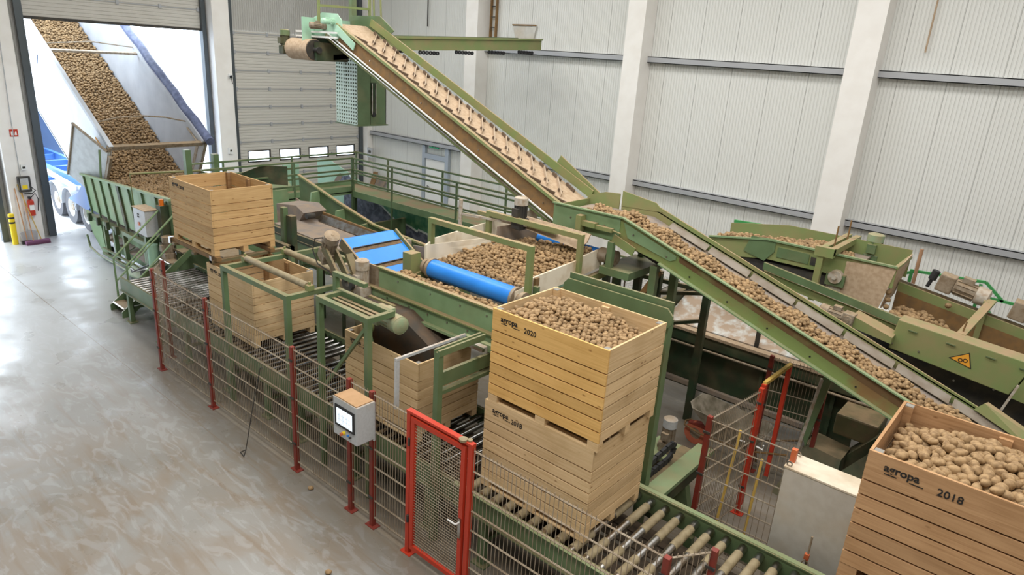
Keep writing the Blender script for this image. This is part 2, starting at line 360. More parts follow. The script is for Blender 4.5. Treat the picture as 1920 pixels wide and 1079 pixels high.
# --- sectional doors
def door_tracks(n, y0, y1, top=DH):
    g = G()
    for y, s in ((y0, -1), (y1, 1)):
        g.box(XW, XW+0.16, y-0.06, y+0.06, 0, 10); g.box(XW+0.16, XW+0.2, y-0.1+0.04*s, y+0.04+0.04*s, 0, 10)
        g.box(XW+0.01, XW+0.12, y+0.08*s-0.03, y+0.08*s+0.03, 0, 10)
    o = struct('trim_%d' % n, g, TRACK); return o
door_tracks(20, D1[0], D1[1]); door_tracks(21, D2[0], D2[1]); door_tracks(22, D0[0], D0[1])
def sectional(name, y0, y1, z0, z1, windows):
    e = bpy.data.objects.new(name, None); COL.objects.link(e); e.location = (XW, (y0+y1)/2, z0); e['_o'] = (XW, (y0+y1)/2, z0); e['kind'] = 'structure'
    g = G(); wz0, wz1 = 1.78, 2.14; xs = (XW+0.02, XW+0.07)
    if windows:
        g.box(xs[0], xs[1], y0, y1, z0, wz0); g.box(xs[0], xs[1], y0, y1, wz1, z1); cur = y0
        for a, b in windows: g.box(xs[0], xs[1], cur, a, wz0, wz1); cur = b
        g.box(xs[0], xs[1], cur, y1, wz0, wz1)
    else: g.box(xs[0], xs[1], y0, y1, z0, z1)
    g.build('door_leaf', DOORP, e)
    for a, b in windows or ():
        f = G(); f.box(XW+0.015, XW+0.085, a-0.04, b+0.04, wz1, wz1+0.04); f.box(XW+0.015, XW+0.085, a-0.04, b+0.04, wz0-0.04, wz0)
        f.box(XW+0.015, XW+0.085, a-0.04, a, wz0, wz1); f.box(XW+0.015, XW+0.085, b, b+0.04, wz0, wz1); fo = f.build('window_frame', DARK, e)
        G().box(XW+0.04, XW+0.05, a, b, wz0, wz1).build('pane', GLASS, fo)
    zz = math.ceil(z0/0.623)*0.623
    while zz < z1:
        h = G(); h.box(XW+0.07, XW+0.095, y0+0.02, y1-0.02, zz-0.012, zz+0.012)
        for j in range(5): yy = y0+(y1-y0)*j/4; h.box(XW+0.07, XW+0.11, min(max(yy, y0+0.05), y1-0.05)-0.04, min(max(yy, y0+0.05), y1-0.05)+0.04, zz-0.06, zz+0.06)
        h.build('hinge_rail', GIRT, e); zz += 0.623
    return e
sectional('door_1', D1[0]+0.06, D1[1]-0.06, 6.28, 9.4, None)
G().box(XW+0.01, XW+0.1, D1[0]+0.06, D1[1]-0.06, 6.2, 6.28).build('door_seal', DARK, bpy.data.objects['door_1'])
L2 = D2[1]-D2[0]
sectional('door_2', D2[0]+0.06, D2[1]-0.06, 0, 6.3, [(D2[0]+0.42+i*1.28, D2[0]+0.42+i*1.28+0.85) for i in range(4)])
sectional('door_3', D0[0]+0.06, D0[1]-0.06, 6.28, 9.4, None)
# personnel door in the long wall
e = bpy.data.objects.new('door_4', None); COL.objects.link(e); e.location = (-19.3, YW-0.1, 0); e['_o'] = (-19.3, YW-0.1, 0); e['kind'] = 'structure'
g = G(); g.box(-19.95, -19.8, YW-0.14, YW-0.01, 0, 2.78); g.box(-18.68, -18.5, YW-0.14, YW-0.01, 0, 2.78); g.box(-19.8, -18.68, YW-0.14, YW-0.01, 2.12, 2.3)
g.build('door_frame', ALU, e)
G().box(-19.78, -18.7, YW-0.09, YW-0.02, 0.0, 2.1).build('door_leaf', HWHITE, e)
G().tube([(-19.62, YW-0.1, 1.05), (-19.62, YW-0.16, 1.05), (-19.5, YW-0.16, 1.05)], 0.012).build('door_handle', DARK, e)
t = thing('emergency_exit_sign', 'small green and white exit sign above the white door', 'sign', (-19.25, YW-0.2, 2.62))
G().box(-19.5, -19.0, YW-0.18, YW-0.14, 2.56, 2.70).build('sign_panel', mat('exit_green', (0.02, 0.42, 0.18), 0.4), t)
G().box(-19.46, -19.36, YW-0.185, YW-0.18, 2.6, 2.67).build('pictogram', HWHITE, t); G().prism([(-19.3, YW-0.185, 2.62), (-19.22, YW-0.185, 2.6), (-19.18, YW-0.185, 2.67), (-19.26, YW-0.185, 2.68)], (0, .004, 0)).build('pictogram', HWHITE, t); G().prism([(-19.14, YW-0.185, 2.635), (-19.08, YW-0.185, 2.60), (-19.08, YW-0.185, 2.67)], (0, .004, 0)).build('arrow', HWHITE, t)

# ================================================================ OUTSIDE
t = thing('warehouse', 'pale overexposed warehouse with blue-grey frames beyond the open gate', 'building', (-50, 19, 0))
G().box(-60, -50, 5, 34, 0, 5.2).build('wall', TRW, t)
g = G()
for z in (4.3, 5.5, 6.7): g.box(-50.1, -49.9, 12, 30, z, z+0.06)
for y in (17.5, 19.4, 21.2, 23): g.box(-50.15, -49.95, y, y+0.12, 3.2, 6.8)
g.build('scaffold_rails', ALU, t)
G().box(-49.99, -49.9, 19.2, 24.0, 1.0, 3.6).build('loading_door', GIRT, t)

# ================================================================ WOODEN BOX PALLETS  1.6 x 1.2 x 1.2 m
CAPM = mat('post_cap_grey', (0.26, 0.245, 0.22), 0.7)
def crate(label, x0, y0, z0, front, side, year, inner=None, soiled=None, L=1.6, Wd=1.2, group='stencilled wooden potato boxes', ylogo=None):
    t = thing('wooden_box', label, 'box', (x0, y0, z0), group)
    F = 0.11; H = 1.2; th = 0.024
    def boards(z): # top board wide, six narrower boards
        zz = H; out = []
        for i in range(7):
            h = 0.258 if i == 0 else 0.121
            out.append((zz-h, zz)); zz -= h+0.017
        return out
    bs = boards(0)
    def panel(kind):
        g = G()
        for i, (a, b) in enumerate(bs):
            j = random.uniform(-.002, .002)
            a, b = a+z0, b+z0
            if kind == 'f': g.box(x0, x0+L, y0+j, y0+th+j, a, b)
            if kind == 'b': g.box(x0, x0+L, y0+Wd-th+j, y0+Wd+j, a, b)
            if kind == 'l': g.box(x0+j, x0+th+j, y0+th+0.003, y0+Wd-th-0.003, a, b)
            if kind == 'r': g.box(x0+L-th+j, x0+L+j, y0+th+0.003, y0+Wd-th-0.003, a, b)
        return g
    a = panel('f').build('side_panel', front, t)
    for k_ in 'blr': panel(k_).build('side_panel', side, t)
    pm = soiled or side
    e = 0.07
    for cx, cy in ((th+.001, th+.001), (L-th-e-.001, th+.001), (th+.001, Wd-th-e-.001), (L-th-e-.001, Wd-th-e-.001)):
        G().box(x0+cx, x0+cx+e, y0+cy, y0+cy+e, z0+F, z0+H-0.012).build('corner_post', pm, t)
        G().box(x0+cx+.003, x0+cx+e-.003, y0+cy+.003, y0+cy+e-.003, z0+H-0.012, z0+H-0.004).build('post_cap', CAPM, t)
    for cy in (th+.001, Wd-th-0.046): G().box(x0+L/2-0.05, x0+L/2+0.05, y0+cy, y0+cy+0.045, z0+F, z0+H-0.03).build('middle_batten', pm, t)
    g = G()
    for i in range(8): g.box(x0+th, x0+L-th, y0+th+.002+i*(Wd-2*th)/8, y0+th-.002+(i+1)*(Wd-2*th)/8-0.004, z0+F, z0+F+0.02)
    g.build('floor_board', pm, t)
    for i, yy in enumerate((y0+0.0, y0+Wd/2-0.05, y0+Wd-0.1)):
        g = G(); g.box(x0, x0+L, yy, yy+0.1, z0, z0+0.018)
        for xx in (x0, x0+L/2-0.07, x0+L-0.14): g.box(xx, xx+0.14, yy+.002, yy+0.098, z0+0.018, z0+F)
        g.build('skid', side, t)
    # stencilled writing on the top board
    lx = x0+0.13; lz = z0+H-0.125
    if ylogo is None or ylogo:
        lo = put_text('agropa', 0.092, BLACK, t, (lx, y0-0.0035, lz), (PI/2, 0, 0), 'stencil_logo', 0.002)
        g = G(); g.box(lx+.01, lx+.10, y0-0.004, y0-0.0025, lz-0.030, lz-0.022); g.box(lx+.19, lx+.285, y0-0.004, y0-0.0025, lz-0.030, lz-0.022)
        g.build('stencil_underline', BLACK, t)
        put_text(year, 0.088, BLACK, t, (x0+0.48 if year == '2020' else x0+0.425+0.08*(ylogo or 0), y0-0.0035, lz-0.035), (PI/2, 0, 0), 'stencil_year', 0.0008)
    return t
CF = 5.55
crate('golden yellow wooden box heaped with potatoes, stencilled 2020, on top of the two-box stack', -4.86, CF, 2.13, W_YEL, W_PALE, '2020')
crate('pale wooden box stencilled 2018 carrying the golden yellow box', -4.90, CF, 0.93, W_PALE, W_PALE, '2018')
crate('wooden box being filled under the tilted filler arm, beside the grey screen cabinet', -7.72, CF, 0.95, W_PALE, W_PALE, '2018', soiled=W_OLD)
crate('empty wooden box standing under the green frame with two tan pipes', -11.93, CF, 0.95, W_PALE, W_PALE, '2018', soiled=W_OLD)
crate('empty tan wooden box lifted highest above the rollers, next to the green stairs', -13.18, CF, 2.33, W_TAN, W_TAN, '2018', soiled=W_OLD)
crate('pinkish brown wooden box full of potatoes at the right edge, stencilled 2018', -0.79, 5.53, 2.13, W_PINK, W_PINK, '2018', ylogo=1)
crate('wooden box underneath the pinkish brown box at the bottom right edge', -0.79, 5.53, 0.93, W_PINK, W_PINK, '2018')

# ================================================================ ROLLER CONVEYORS
def roller_conveyor(label, x0, x1, pitch, rm, legs, sleeve=False, zt=0.93):
    y0, y1 = 5.27, 6.9
    t = thing('roller_conveyor', label, 'conveyor', (x0, y0, 0), 'roller conveyors under the wooden boxes')
    for y in (y0, y1):
        s = 1 if y == y0 else -1
        g = G(); g.box(x0, x1-0.01, y-0.012, y+0.012, 0.70, 1.0); g.box(x0, x1-0.01, min(y, y+0.035*s), max(y, y+0.035*s), 0.985, 1.0); g.box(x0, x1-0.01, min(y, y-0.05*s), max(y, y-0.05*s), 0.70, 0.715)
        g.build('side_rail', GR, t)
        if sleeve: G().box(x0, x1-0.01, min(y+.014*s, y-0.055*s), max(y+.014*s, y-0.055*s), 1.0, 1.006).build('rail_flange', GL, t)
    for x in legs:
        for y in (y0+0.05, y1-0.05):
            g = G(); g.box(x-0.05, x+0.05, y-0.04, y+0.04, 0.02, 0.7); g.box(x-0.11, x+0.11, y-0.09, y+0.09, 0, 0.02); g.build('leg', GR, t)
        G().box(x-0.03, x+0.03, y0+0.09, y1-0.09, 0.3, 0.36).build('cross_member', GR, t)
    for yy in (y0+.25, y0+.55, y0+.85, y0+1.15, y0+1.4): G().box(x0+.02, x1-.03, yy-.11, yy+.11, .55, .575).build('under_slat', WOODD, t)
    rr = 0.05 if sleeve else 0.042
    n = int((x1-x0-0.08)/pitch); first = None
    for i in range(n):
        x = x0+0.12+i*pitch
        if first is None:
            r = G().cyl((x, y0+0.02, 0.885), (x, y1-0.02, 0.885), rr, 16).build('roller', rm, t, smooth=True)
            kids = []
            if sleeve:
                kids.append(G().cyl((x, y0+0.16, 0.885), (x, y0+0.55, 0.885), 0.053, 16).build('sleeve', SLEEVE, r, smooth=True))
                kids.append(G().cyl((x, y1-0.62, 0.885), (x, y1-0.16, 0.885), 0.053, 16).build('sleeve', SLEEVE, r, smooth=True))
            first = (r, x)
        else:
            c = copy_tree(first[0], t); c.location = Vector(first[0].location)+Vector((x-first[1], 0, 0))
    return t
roller_conveyor('short roller conveyor at the far end beside the green stairs', -15.45, -13.3, 0.145, ROLL, (-15.2, -13.7))
roller_conveyor('roller conveyor under the empty wooden boxes, behind the first fence panels', -13.28, -9.2, 0.165, ROLL, (-12.5, -10.9, -9.6))
roller_conveyor('roller conveyor under the wooden box being filled', -9.18, -5.1, 0.165, ROLL, (-8.6, -7.2, -5.6))
roller_conveyor('roller conveyor with tan sleeved rollers in the right foreground', -5.08, 2.0, 0.2, STEEL, (-4.6, -2.6, -0.6, 1.4), True)

# ================================================================ SAFETY FENCE
FY = 4.8
def post(name, label, x, y, h=2.02, m=RED, group='red posts of the safety fence'):
    t = thing(name, label, 'fence post', (x, y, 0), group)
    G().box(x-0.03, x+0.03, y-0.03, y+0.03, 0.012, h).build('upright', m, t)
    G().box(x-0.09, x+0.09, y-0.06, y+0.06, 0, 0.012).build('base_plate', m, t)
    for z in (0.45, 1.2, 1.8): G().box(x-0.045, x+0.045, y-0.045, y-0.03, z, z+0.03).build('clamp', DARK, t)
    return t
def mesh_panel(label, a, b, z0=0.12, z1=2.0, step=0.05, group='wire mesh panels of the safety fence'):
    a = Vector((*a, 0)); b = Vector((*b, 0)); d = b-a; L = d.length; u = d/L
    t = thing('mesh_fence_panel', label, 'fence panel', (a.x, a.y, 0), group)
    g = G(); n = int(L/step); r = 0.0045; per = Vector((-u.y, u.x, 0))
    for i in range(n+1):
        p = a+u*(i*L/n); g.beam((p.x, p.y, z0), (p.x, p.y, z1+0.02), r*1.25, r*1.25)
    z = z0+0.03
    while z < z1+0.01:
        for s in (-1, 1):
            p = a+per*(s*0.0065); q = b+per*(s*0.0065); g.beam((p.x, p.y, z), (q.x, q.y, z), r*1.8, r*1.8)
        z += (z1-z0-0.05)/7
    g.build('wire_mesh', WIRE, t)
    return t
PX = [-12.5, -10.5, -7.93, -6.6, -6.13]
PL = ['at the far corner nearest the stairs', 'in front of the tan pipes frame', 'left of the box being filled', 'behind the grey screen cabinet on its left', 'on the right side of the grey screen cabinet']
for x, l in zip(PX, PL): post('fence_post', 'thin red fence post ' + l, x, FY)
post('fence_post', 'red fence post standing behind the far corner post, nearest the roller conveyor', -12.93, 5.17, 2.0)
mesh_panel('short wire mesh panel closing the far corner of the fence', (-12.52, FY+0.03), (-12.91, 5.13))
mesh_panel('wire mesh panel between the far corner post and the next post', (-12.46, FY), (-10.54, FY))
mesh_panel('wire mesh panel in front of the box under the tan pipes', (-10.46, FY), (-7.97, FY))
mesh_panel('wire mesh panel left of the grey screen cabinet', (-7.89, FY), (-6.64, FY))
mesh_panel('narrow wire mesh panel behind the grey screen cabinet', (-6.56, FY), (-6.17, FY))
mesh_panel('wire mesh panel between screen cabinet and red gate', (-6.09, FY), (-5.46, FY))
mesh_panel('wire mesh panel in front of the two stacked potato boxes, right of the red gate', (-4.35, FY), (-2.02, FY), step=0.055)
post('fence_post', 'red fence post at the bottom edge where the fence turns', -1.98, FY, 2.0)
post('fence_post', 'red fence post rising beside the sleeved rollers at the bottom right', -1.72, 5.2, 2.0)
mesh_panel('short wire mesh panel reaching over the sleeved rollers', (-1.96, FY+0.04), (-1.74, 5.16))
# gate
t = thing('red_gate', 'bright red framed mesh gate in the fence, left of the two stacked boxes', 'gate', (-5.41, FY, 0))
for x in (-5.41, -4.39):
    g = G(); g.box(x-0.03, x+0.03, FY-0.03, FY+0.03, 0.01, 2.03); g.box(x-0.09, x+0.09, FY-0.06, FY+0.06, 0, 0.01); g.build('gate_post', REDD, t)
G().box(-5.44, -4.36, FY-0.035, FY+0.035, 2.03, 2.06).build('lintel', REDD, t)
g = G(); z0, z1, x0, x1 = 0.12, 2.0, -5.35, -4.45
g.box(x0, x0+0.06, FY-0.045, FY+0.0, z0, z1); g.box(x1-0.06, x1, FY-0.045, FY+0.0, z0, z1); g.box(x0+.06, x1-.06, FY-0.045, FY, z0, z0+0.06); g.box(x0+.06, x1-.06, FY-0.045, FY, z1-0.06, z1)
lf = g.build('gate_leaf', REDD, t)
g = G()
for i in range(1, 20): x = x0+0.06+i*(x1-x0-0.12)/20; g.beam((x, FY-0.02, z0+.06), (x, FY-0.02, z1-.06), 0.005)
for i in range(1, 44): z = z0+0.06+i*(z1-z0-0.12)/44; g.beam((x0+.06, FY-0.026, z), (x1-.06, FY-0.026, z), 0.005)
g.build('wire_mesh', WIRE, lf)
g = G(); g.box(x1-0.05, x1-0.01, FY-0.06, FY-0.045, 0.78, 1.05); g.build('lock_plate', STEEL, t)
G().tube([(x1-0.03, FY-0.06, 1.0), (x1-0.03, FY-0.11, 1.0), (x1-0.06, FY-0.115, 1.0), (x1-0.16, FY-0.115, 1.0)], 0.011).build('lever_handle', HWHITE, t)
g = G(); g.cyl((-4.5, FY-0.03, 2.06), (-4.5, FY-0.03, 2.085), 0.05, 12); g.cyl((-4.44, FY+.02, 2.06), (-4.44, FY+.02, 2.08), 0.03, 10); g.build('padlock', SLEEVE, t)
for z in (0.5, 1.6): G().cyl((-5.38, FY-0.045, z), (-5.38, FY-0.045, z+0.1), 0.016, 8).build('hinge', DARK, t)
# cabinet with touch screen
cx0, cx1, cy0, cy1, cz0, cz1 = -6.48, -6.0, 4.46, 4.74, 1.42, 1.95
t = thing('screen_cabinet', 'light grey control cabinet with a bright touch screen hung on the fence', 'control cabinet', (cx0, cy0, cz0))
G().box(cx0, cx1, cy0, cy1, cz0, cz1).build('housing', GREY, t, bevel=0.008)
G().box(cx0+.02, cx1-.02, cy0+.01, cy1-.01, cz1, cz1+.012).build('cardboard_cover', CARD, t, label='flattened brown cardboard')
G().box(cx0+.05, cx1-.04, cy0-.012, cy0, cz0+.15, cz1-.09).build('bezel', RUB, t)
sc_ = G().box(cx0+.085, cx1-.075, cy0-.014, cy0-.0115, cz0+.185, cz1-.125).build('screen', SCREEN, t)
g = G()
for i in range(5):
    for j in range(3): g.box(cx0+.11+i*.055, cx0+.145+i*.055, cy0-.0150, cy0-.0140, cz0+.2+j*.055, cz0+.203+j*.055)
for i in range(3): g.box(cx0+.14+i*.08, cx0+.144+i*.08, cy0-.0150, cy0-.0140, cz0+.22, cz0+.34)
g.build('screen_lines', mat('screen_blue', (0.25, 0.45, 0.75), 0.5), sc_)
G().cyl((cx0+.23, cy0, cz0+.09), (cx0+.23, cy0-.035, cz0+.09), 0.024, 14).build('collar', YEL, t)
G().cyl((cx0+.23, cy0-.035, cz0+.09), (cx0+.23, cy0-.06, cz0+.09), 0.022, 14).build('emergency_stop', ORG, t)
G().cyl((cx0+.31, cy0, cz0+.085), (cx0+.31, cy0-.02, cz0+.085), 0.014, 12).build('push_button', BLUE, t)
G().cyl((cx0+.36, cy0, cz0+.08), (cx0+.36, cy0-.025, cz0+.08), 0.014, 12).build('key_switch', DARK, t)
G().cyl((cx1-.02, cy1+.0, cz0-.03), (cx1-.02, cy1+.0, cz1-.02), 0.016, 8).build('conduit', GREY, t)
G().tube([(cx0+.15, cy1-.05, cz0), (cx0+.25, cy1, cz0-.07), (cx0+.4, cy1+.01, cz0-.05), (cx1-.02, cy1, cz0)], 0.007, 6).build('cable', DARK, t)
# leaning hook rod
t = thing('hooked_rod', 'thin dark steel rod with a triangular handle leaning on the fence mesh', 'rod', (-8.87, 4.44, 0))
G().tube([(-8.82, 4.47, 0.07), (-8.80, 4.60, 0.7), (-8.78, 4.765, 1.38)], 0.008, 6).build('shaft', DARK, t)
G().tube([(-8.82, 4.47, 0.07), (-8.90, 4.42, 0.012), (-8.76, 4.40, 0.012), (-8.82, 4.47, 0.07)], 0.009, 6).build('handle', DARK, t)
G().tube([(-8.78, 4.765, 1.38), (-8.74, 4.775, 1.41), (-8.70, 4.77, 1.38)], 0.008, 6).build('hook', DARK, t)

# ================================================================ GREEN FRAMES OVER THE CONVEYOR
t = thing('guide_frame', 'green steel frame with two tan pipes around the empty box', 'steel frame', (-10.68, 5.18, 0))
for x in (-10.5, -8.6): G().box(x-0.04, x+0.04, 5.12, 5.2, 0.0, 2.44).build('upright', GR, t)
for x in (-10.5, -8.6): G().box(x-0.04, x+0.04, 6.96, 7.04, 0.0, 2.44).build('upright', GR, t)
G().box(-10.54, -8.56, 5.12, 5.2, 2.44, 2.52).build('front_bar', GR, t)
G().box(-10.54, -8.56, 6.96, 7.04, 2.44, 2.52).build('rear_bar', GR, t)
for x in (-10.5, -8.6): G().box(x-0.04, x+0.04, 5.2, 6.96, 2.44, 2.515).build('side_bar', GR, t)
for y in (5.55, 6.3):
    G().cyl((-10.45, y, 2.57), (-8.66, y, 2.57), 0.055, 14).build('tan_pipe', SLEEVE, t, smooth=True)
    for x in (-10.5, -8.6):
        g = G(); g.box(x-0.05, x+0.05, y-0.05, y+0.05, 2.515, 2.6); g.cyl((x, y, 2.6), (x, y, 2.65), 0.02, 8); g.build('pipe_bracket', GD, t)
t = thing('braced_steel_frame', 'green steel frame with a diagonal brace beside the tilted filler arm', 'steel frame', (-7.95, 5.18, 0))
for x in (-7.74, -6.66): G().box(x-0.037, x+0.037, 5.11, 5.19, 0.0, 2.68).build('upright', GR, t)
G().box(-7.78, -6.62, 5.11, 5.19, 2.68, 2.76).build('front_bar', GR, t)
for x in (-7.74, -6.66): G().box(x-0.037, x+0.037, 5.19, 5.5, 2.68, 2.755).build('side_bar', GR, t)
G().box(-7.93, -6.62, 5.5, 5.57, 2.68, 2.76).build('rear_bar', GR, t)
G().box(-7.93, -7.86, 5.5, 5.57, 2.76, 2.94).build('upright', GR, t)
G().box(-7.93, -7.2, 5.5, 5.57, 2.94, 3.0).build('upper_bar', GR, t)
G().beam((-6.70, 5.15, 2.6), (-7.7, 5.15, 1.35), 0.045).build('brace', GR, t)
g = G()
for i in range(3): g.box(-7.7, -6.7, 5.23+i*0.09, 5.28+i*0.09, 2.64, 2.70)
g.build('grating', GOL, t)
t = thing('side_guide', 'green steel post with short arms beside the box being filled, white channel attached', 'steel frame', (-5.46, 5.2, 0))
G().box(-5.40, -5.32, 5.15, 5.23, 0, 2.66).build('upright', GR, t)
g = G(); g.box(-5.41, -5.31, 5.15, 5.95, 2.66, 2.71); g.box(-5.41, -5.38, 5.15, 5.95, 2.71, 2.74); g.box(-5.34, -5.31, 5.15, 5.95, 2.71, 2.74); g.build('slotted_arm', GR, t)
G().box(-5.42, -5.37, 5.23, 6.95, 2.22, 2.40).build('wide_arm', GR, t)
G().box(-5.42, -5.34, 5.23, 6.9, 2.12, 2.17).build('lower_arm', GR, t)
g = G(); g.box(-5.825, -5.79, 4.9, 6.1, 2.515, 2.55); g.build('white_channel', GREY, t)
G().box(-5.83, -5.79, 4.9, 4.95, 1.86, 2.51).build('white_leg', GREY, t)
G().box(-5.79, -5.31, 5.9, 5.95, 2.5, 2.54).build('bracket', STEEL, t)
# back stop behind the two-box stack
t = thing('box_backstop', 'tall dark green posts with a top plate behind the two-box stack', 'steel frame', (-3.5, 7.2, 0))
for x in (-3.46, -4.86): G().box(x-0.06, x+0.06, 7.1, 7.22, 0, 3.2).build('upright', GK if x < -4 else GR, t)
g = G(); g.prism([(-4.95, 7.04, 3.12), (-3.4, 7.04, 3.12), (-3.34, 7.04, 3.2), (-3.34, 7.04, 3.3), (-3.42, 7.04, 3.38), (-4.88, 7.04, 3.38), (-4.95, 7.04, 3.3)], (0, 0.03, 0)); g.build('top_plate', GR, t)
G().box(-4.9, -3.38, 7.1, 7.14, 3.2, 3.45).build('rear_plate', GR, t)
G().beam((-4.8, 7.16, 0.9), (-3.5, 7.16, 0.9), 0.07).build('lower_bar', GK, t)
# mast beside the lifted box
t = thing('lift_mast', 'dark green lifting mast right behind the tan lifted box', 'steel frame', (-11.75, 7.2, 0))
G().box(-11.98, -11.86, 7.12, 7.22, 0, 2.98).build('upright', GR, t)
G().box(-11.80, -11.62, 7.14, 7.26, 0, 2.85).build('guide_rail', GK, t)
for x in (-13.45, -11.5): G().box(x-0.05, x+0.05, 7.0, 7.08, 0, 2.3).build('upright', GR, t)
for y in (5.54, 6.6): G().box(-13.4, -11.5, y, y+0.09, 2.25, 2.325).build('carrying_fork', BROWN, t)
for x in (-13.2, -12.4, -11.7): G().box(x, x+.1, 5.5, 6.98, 2.2, 2.25).build('cross_bar', GOL, t)
G().box(-13.5, -11.45, 6.98, 7.08, 2.2, 2.3).build('cross_beam', GK, t)
for x in (-13.35, -11.7): G().box(x, x+0.08, 5.5, 5.58, 2.2, 2.33).build('catch', STEEL, t)

# ================================================================ MACHINES
def motor(par, a, d, L, r, m=MOT, capm=None, gear=True, name='motor'):
    """geared electric motor from point a along direction d"""
    a = Vector(a); d = Vector(d).normalized(); u = Vector((0, 0, 1)) if abs(d.z) < 0.9 else Vector((0, -1, 0)); side = d.cross(u).normalized(); u = side.cross(d).normalized()
    g = G(); g.cyl(a, a+d*(L*0.62), r*0.9, 16)
    for k in range(12):
        th = 2*PI*k/12; o = side*math.cos(th)*r*0.93+u*math.sin(th)*r*0.93; g.beam(a+o+d*0.02, a+o+d*(L*0.6), r*0.08, r*0.2, up=side*math.cos(th)+u*math.sin(th))
    b = g.build(name, m, par)
    G().cyl(a+d*(L*0.62), a+d*(L*0.95), r*1.06, 20).cyl(a+d*(L*0.95), a+d*L, r*1.0, 20, r2=r*0.75).cyl(a+d*L, a+d*(L+.005), r*0.2, 8).build('fan_cover', capm or m, b, smooth=True)
    c = a+d*(L*0.3)+u*(r*1.15); G().beam(c-d*(r*0.6), c+d*(r*0.6), r*1.1, r*0.6, up=u).build('terminal_box', m, b)
    if gear:
        c = a-d*(r*0.85); G().beam(c-d*(r*0.85), c+d*(r*0.85), r*1.9, r*2.1, up=u).build('gearbox', m, b, bevel=r*0.15)
        G().cyl(c-side*(r*0.9), c-side*(r*1.25), r*0.75, 18).cyl(c-side*(r*1.25), c-side*(r*1.4), r*0.35, 12).build('gear_flange', m, b, smooth=True)
    return b
def bolts(par, pts, d=(0, -1, 0), r=0.014, m=None):
    for p in pts: p = Vector(p); G().cyl(p, p+Vector(d)*0.012, r, 8).build('bolt', m or STEEL, par)

# ---- filler belt (horizontal, feeds the box being filled)
t = thing('filler_conveyor', 'light green horizontal belt carrying potatoes behind the box being filled', 'conveyor', (-7.7, 6.3, 0))
X0, X1 = -7.85, -4.7
G().box(X0, X1, 6.28, 6.31, 2.62, 2.94).build('side_panel', GL, t)
g = G(); g.box(X0, X1, 6.24, 6.31, 2.935, 2.955); g.box(X0-.5, X1, 6.20, 6.28, 2.60, 2.62); g.build('edge_strip', GD, t)
g = G(); g.box(X0-.5, X1, 6.24, 6.31, 2.40, 2.60); g.box(X0-.5, X1, 6.17, 6.31, 2.36, 2.40); g.build('lower_beam', GL, t)
G().box(-8.35, X0, 6.28, 6.31, 2.55, 2.93).build('cover_sheet', MOT, t)
G().box(X0, X1, 6.88, 6.90, 2.55, 2.72).build('rear_panel', GK, t)
G().box(X0-.4, X1, 6.31, 6.95, 2.62, 2.66).build('belt', BELTD, t)
G().box(-7.9, -7.3, 6.12, 6.17, 2.44, 2.50).build('tensioner', GD, t); G().box(-5.85, -5.1, 6.1, 6.17, 2.42, 2.52).build('tensioner', GL, t)
G().box(-5.62, -5.4, 6.02, 6.14, 2.26, 2.50).build('junction_box', GREY, t, bevel=0.01)
bolts(t, [(x, 6.28, 2.82) for x in (-7.4, -6.7, -6.1, -5.6)] + [(x, 6.24, 2.52) for x in (-7.6, -7.1, -6.7, -6.3, -5.9)])
for x in (-8.2, -4.8): G().box(x-0.05, x+0.05, 6.9, 7.0, 0, 2.5).build('leg', GK, t)
G().beam((-6.9, 6.95, 1.2), (-4.8, 6.95, 2.4), 0.08).build('brace', GK, t)
motor(t, (-8.05, 6.12, 2.62), (0, 0, 1), 0.42, 0.1, MOTW)
# ---- filler arm with blue cleated belt
t = thing('potato_box_filler', 'tilted dusty green filler arm with bright blue cleated belt', 'box filler', (-8.3, 6.5, 2.2))
A = Vector((-8.75, 0, 3.15)); B = Vector((-7.55, 0, 1.75)); 
for y in (5.92, 6.08): G().beam((A.x, y, A.z-.05), (B.x, y, B.z), 0.04, 0.12, up=(1, 0, 1)).build('arm_beam', GOL, t)
G().beam((-8.5, 6.2, 3.0), (-7.85, 6.2, 1.95), 0.12, 0.05, up=(1, 0, 1)).build('arm_plate', GOL, t)
# the blue belt: runs over a head roller and down to the filler conveyor
H0 = Vector((-8.95, 0, 3.02)); H1 = Vector((-8.05, 0, 2.48)); yb0, yb1 = 6.42, 7.45
d = (H1-H0).normalized(); nn = Vector((-d.z, 0, d.x)); nn = nn if nn.z > 0 else -nn
g = G(); path = []
for k in range(9): a = PI/2+PI*k/8; path.append(H0 + nn*(0.09*math.sin(a)) + d*(0.09*math.cos(a)))
path = [H1+nn*0.09]+path+[H1-nn*0.09]
vs = [(p.x, yb0, p.z) for p in path]+[(p.x, yb1, p.z) for p in path]; n = len(path)
g.add(vs, [(i, i+1, n+i+1, n+i) for i in range(n-1)]+[(n-1, 0, n, 2*n-1), tuple(range(n))[::-1], tuple(range(n, 2*n))])
bb = g.build('blue_belt', BLUE, t, smooth=True)
for k in range(2):
    p = H0+d*(0.26+0.42*k)+nn*0.09; G().beam((p.x, yb0+.02, p.z), (p.x, yb1-.02, p.z), 0.07, 0.008, up=nn).build('dusty_strip', SOIL, bb)
    q = p+d*(-0.045)+nn*0.012; G().beam((q.x, yb0+.02, q.z), (q.x, yb1-.02, q.z), 0.014, 0.03, up=nn).build('cleat', DARK, bb)
for y in (yb0-.05, yb1+.03): G().beam((H0.x+.02, y, H0.z+.05), (H1.x+.1, y, H1.z+.02), 0.035, 0.17, up=(nn.x, 0, nn.z)).build('side_cheek', GOL if y < 7 else GD, t)
G().prism([(-8.5, yb1+.08, 2.92), (-8.02, yb1+.08, 2.98), (-7.55, yb1+.08, 2.42), (-8.1, yb1+.08, 2.35)], (0, 0.02, 0)).build('guard_plate', BELTD, t)
motor(t, (-8.78, 6.02, 3.02), (0.45, -0.1, 0.75), 0.36, 0.115, MOT)
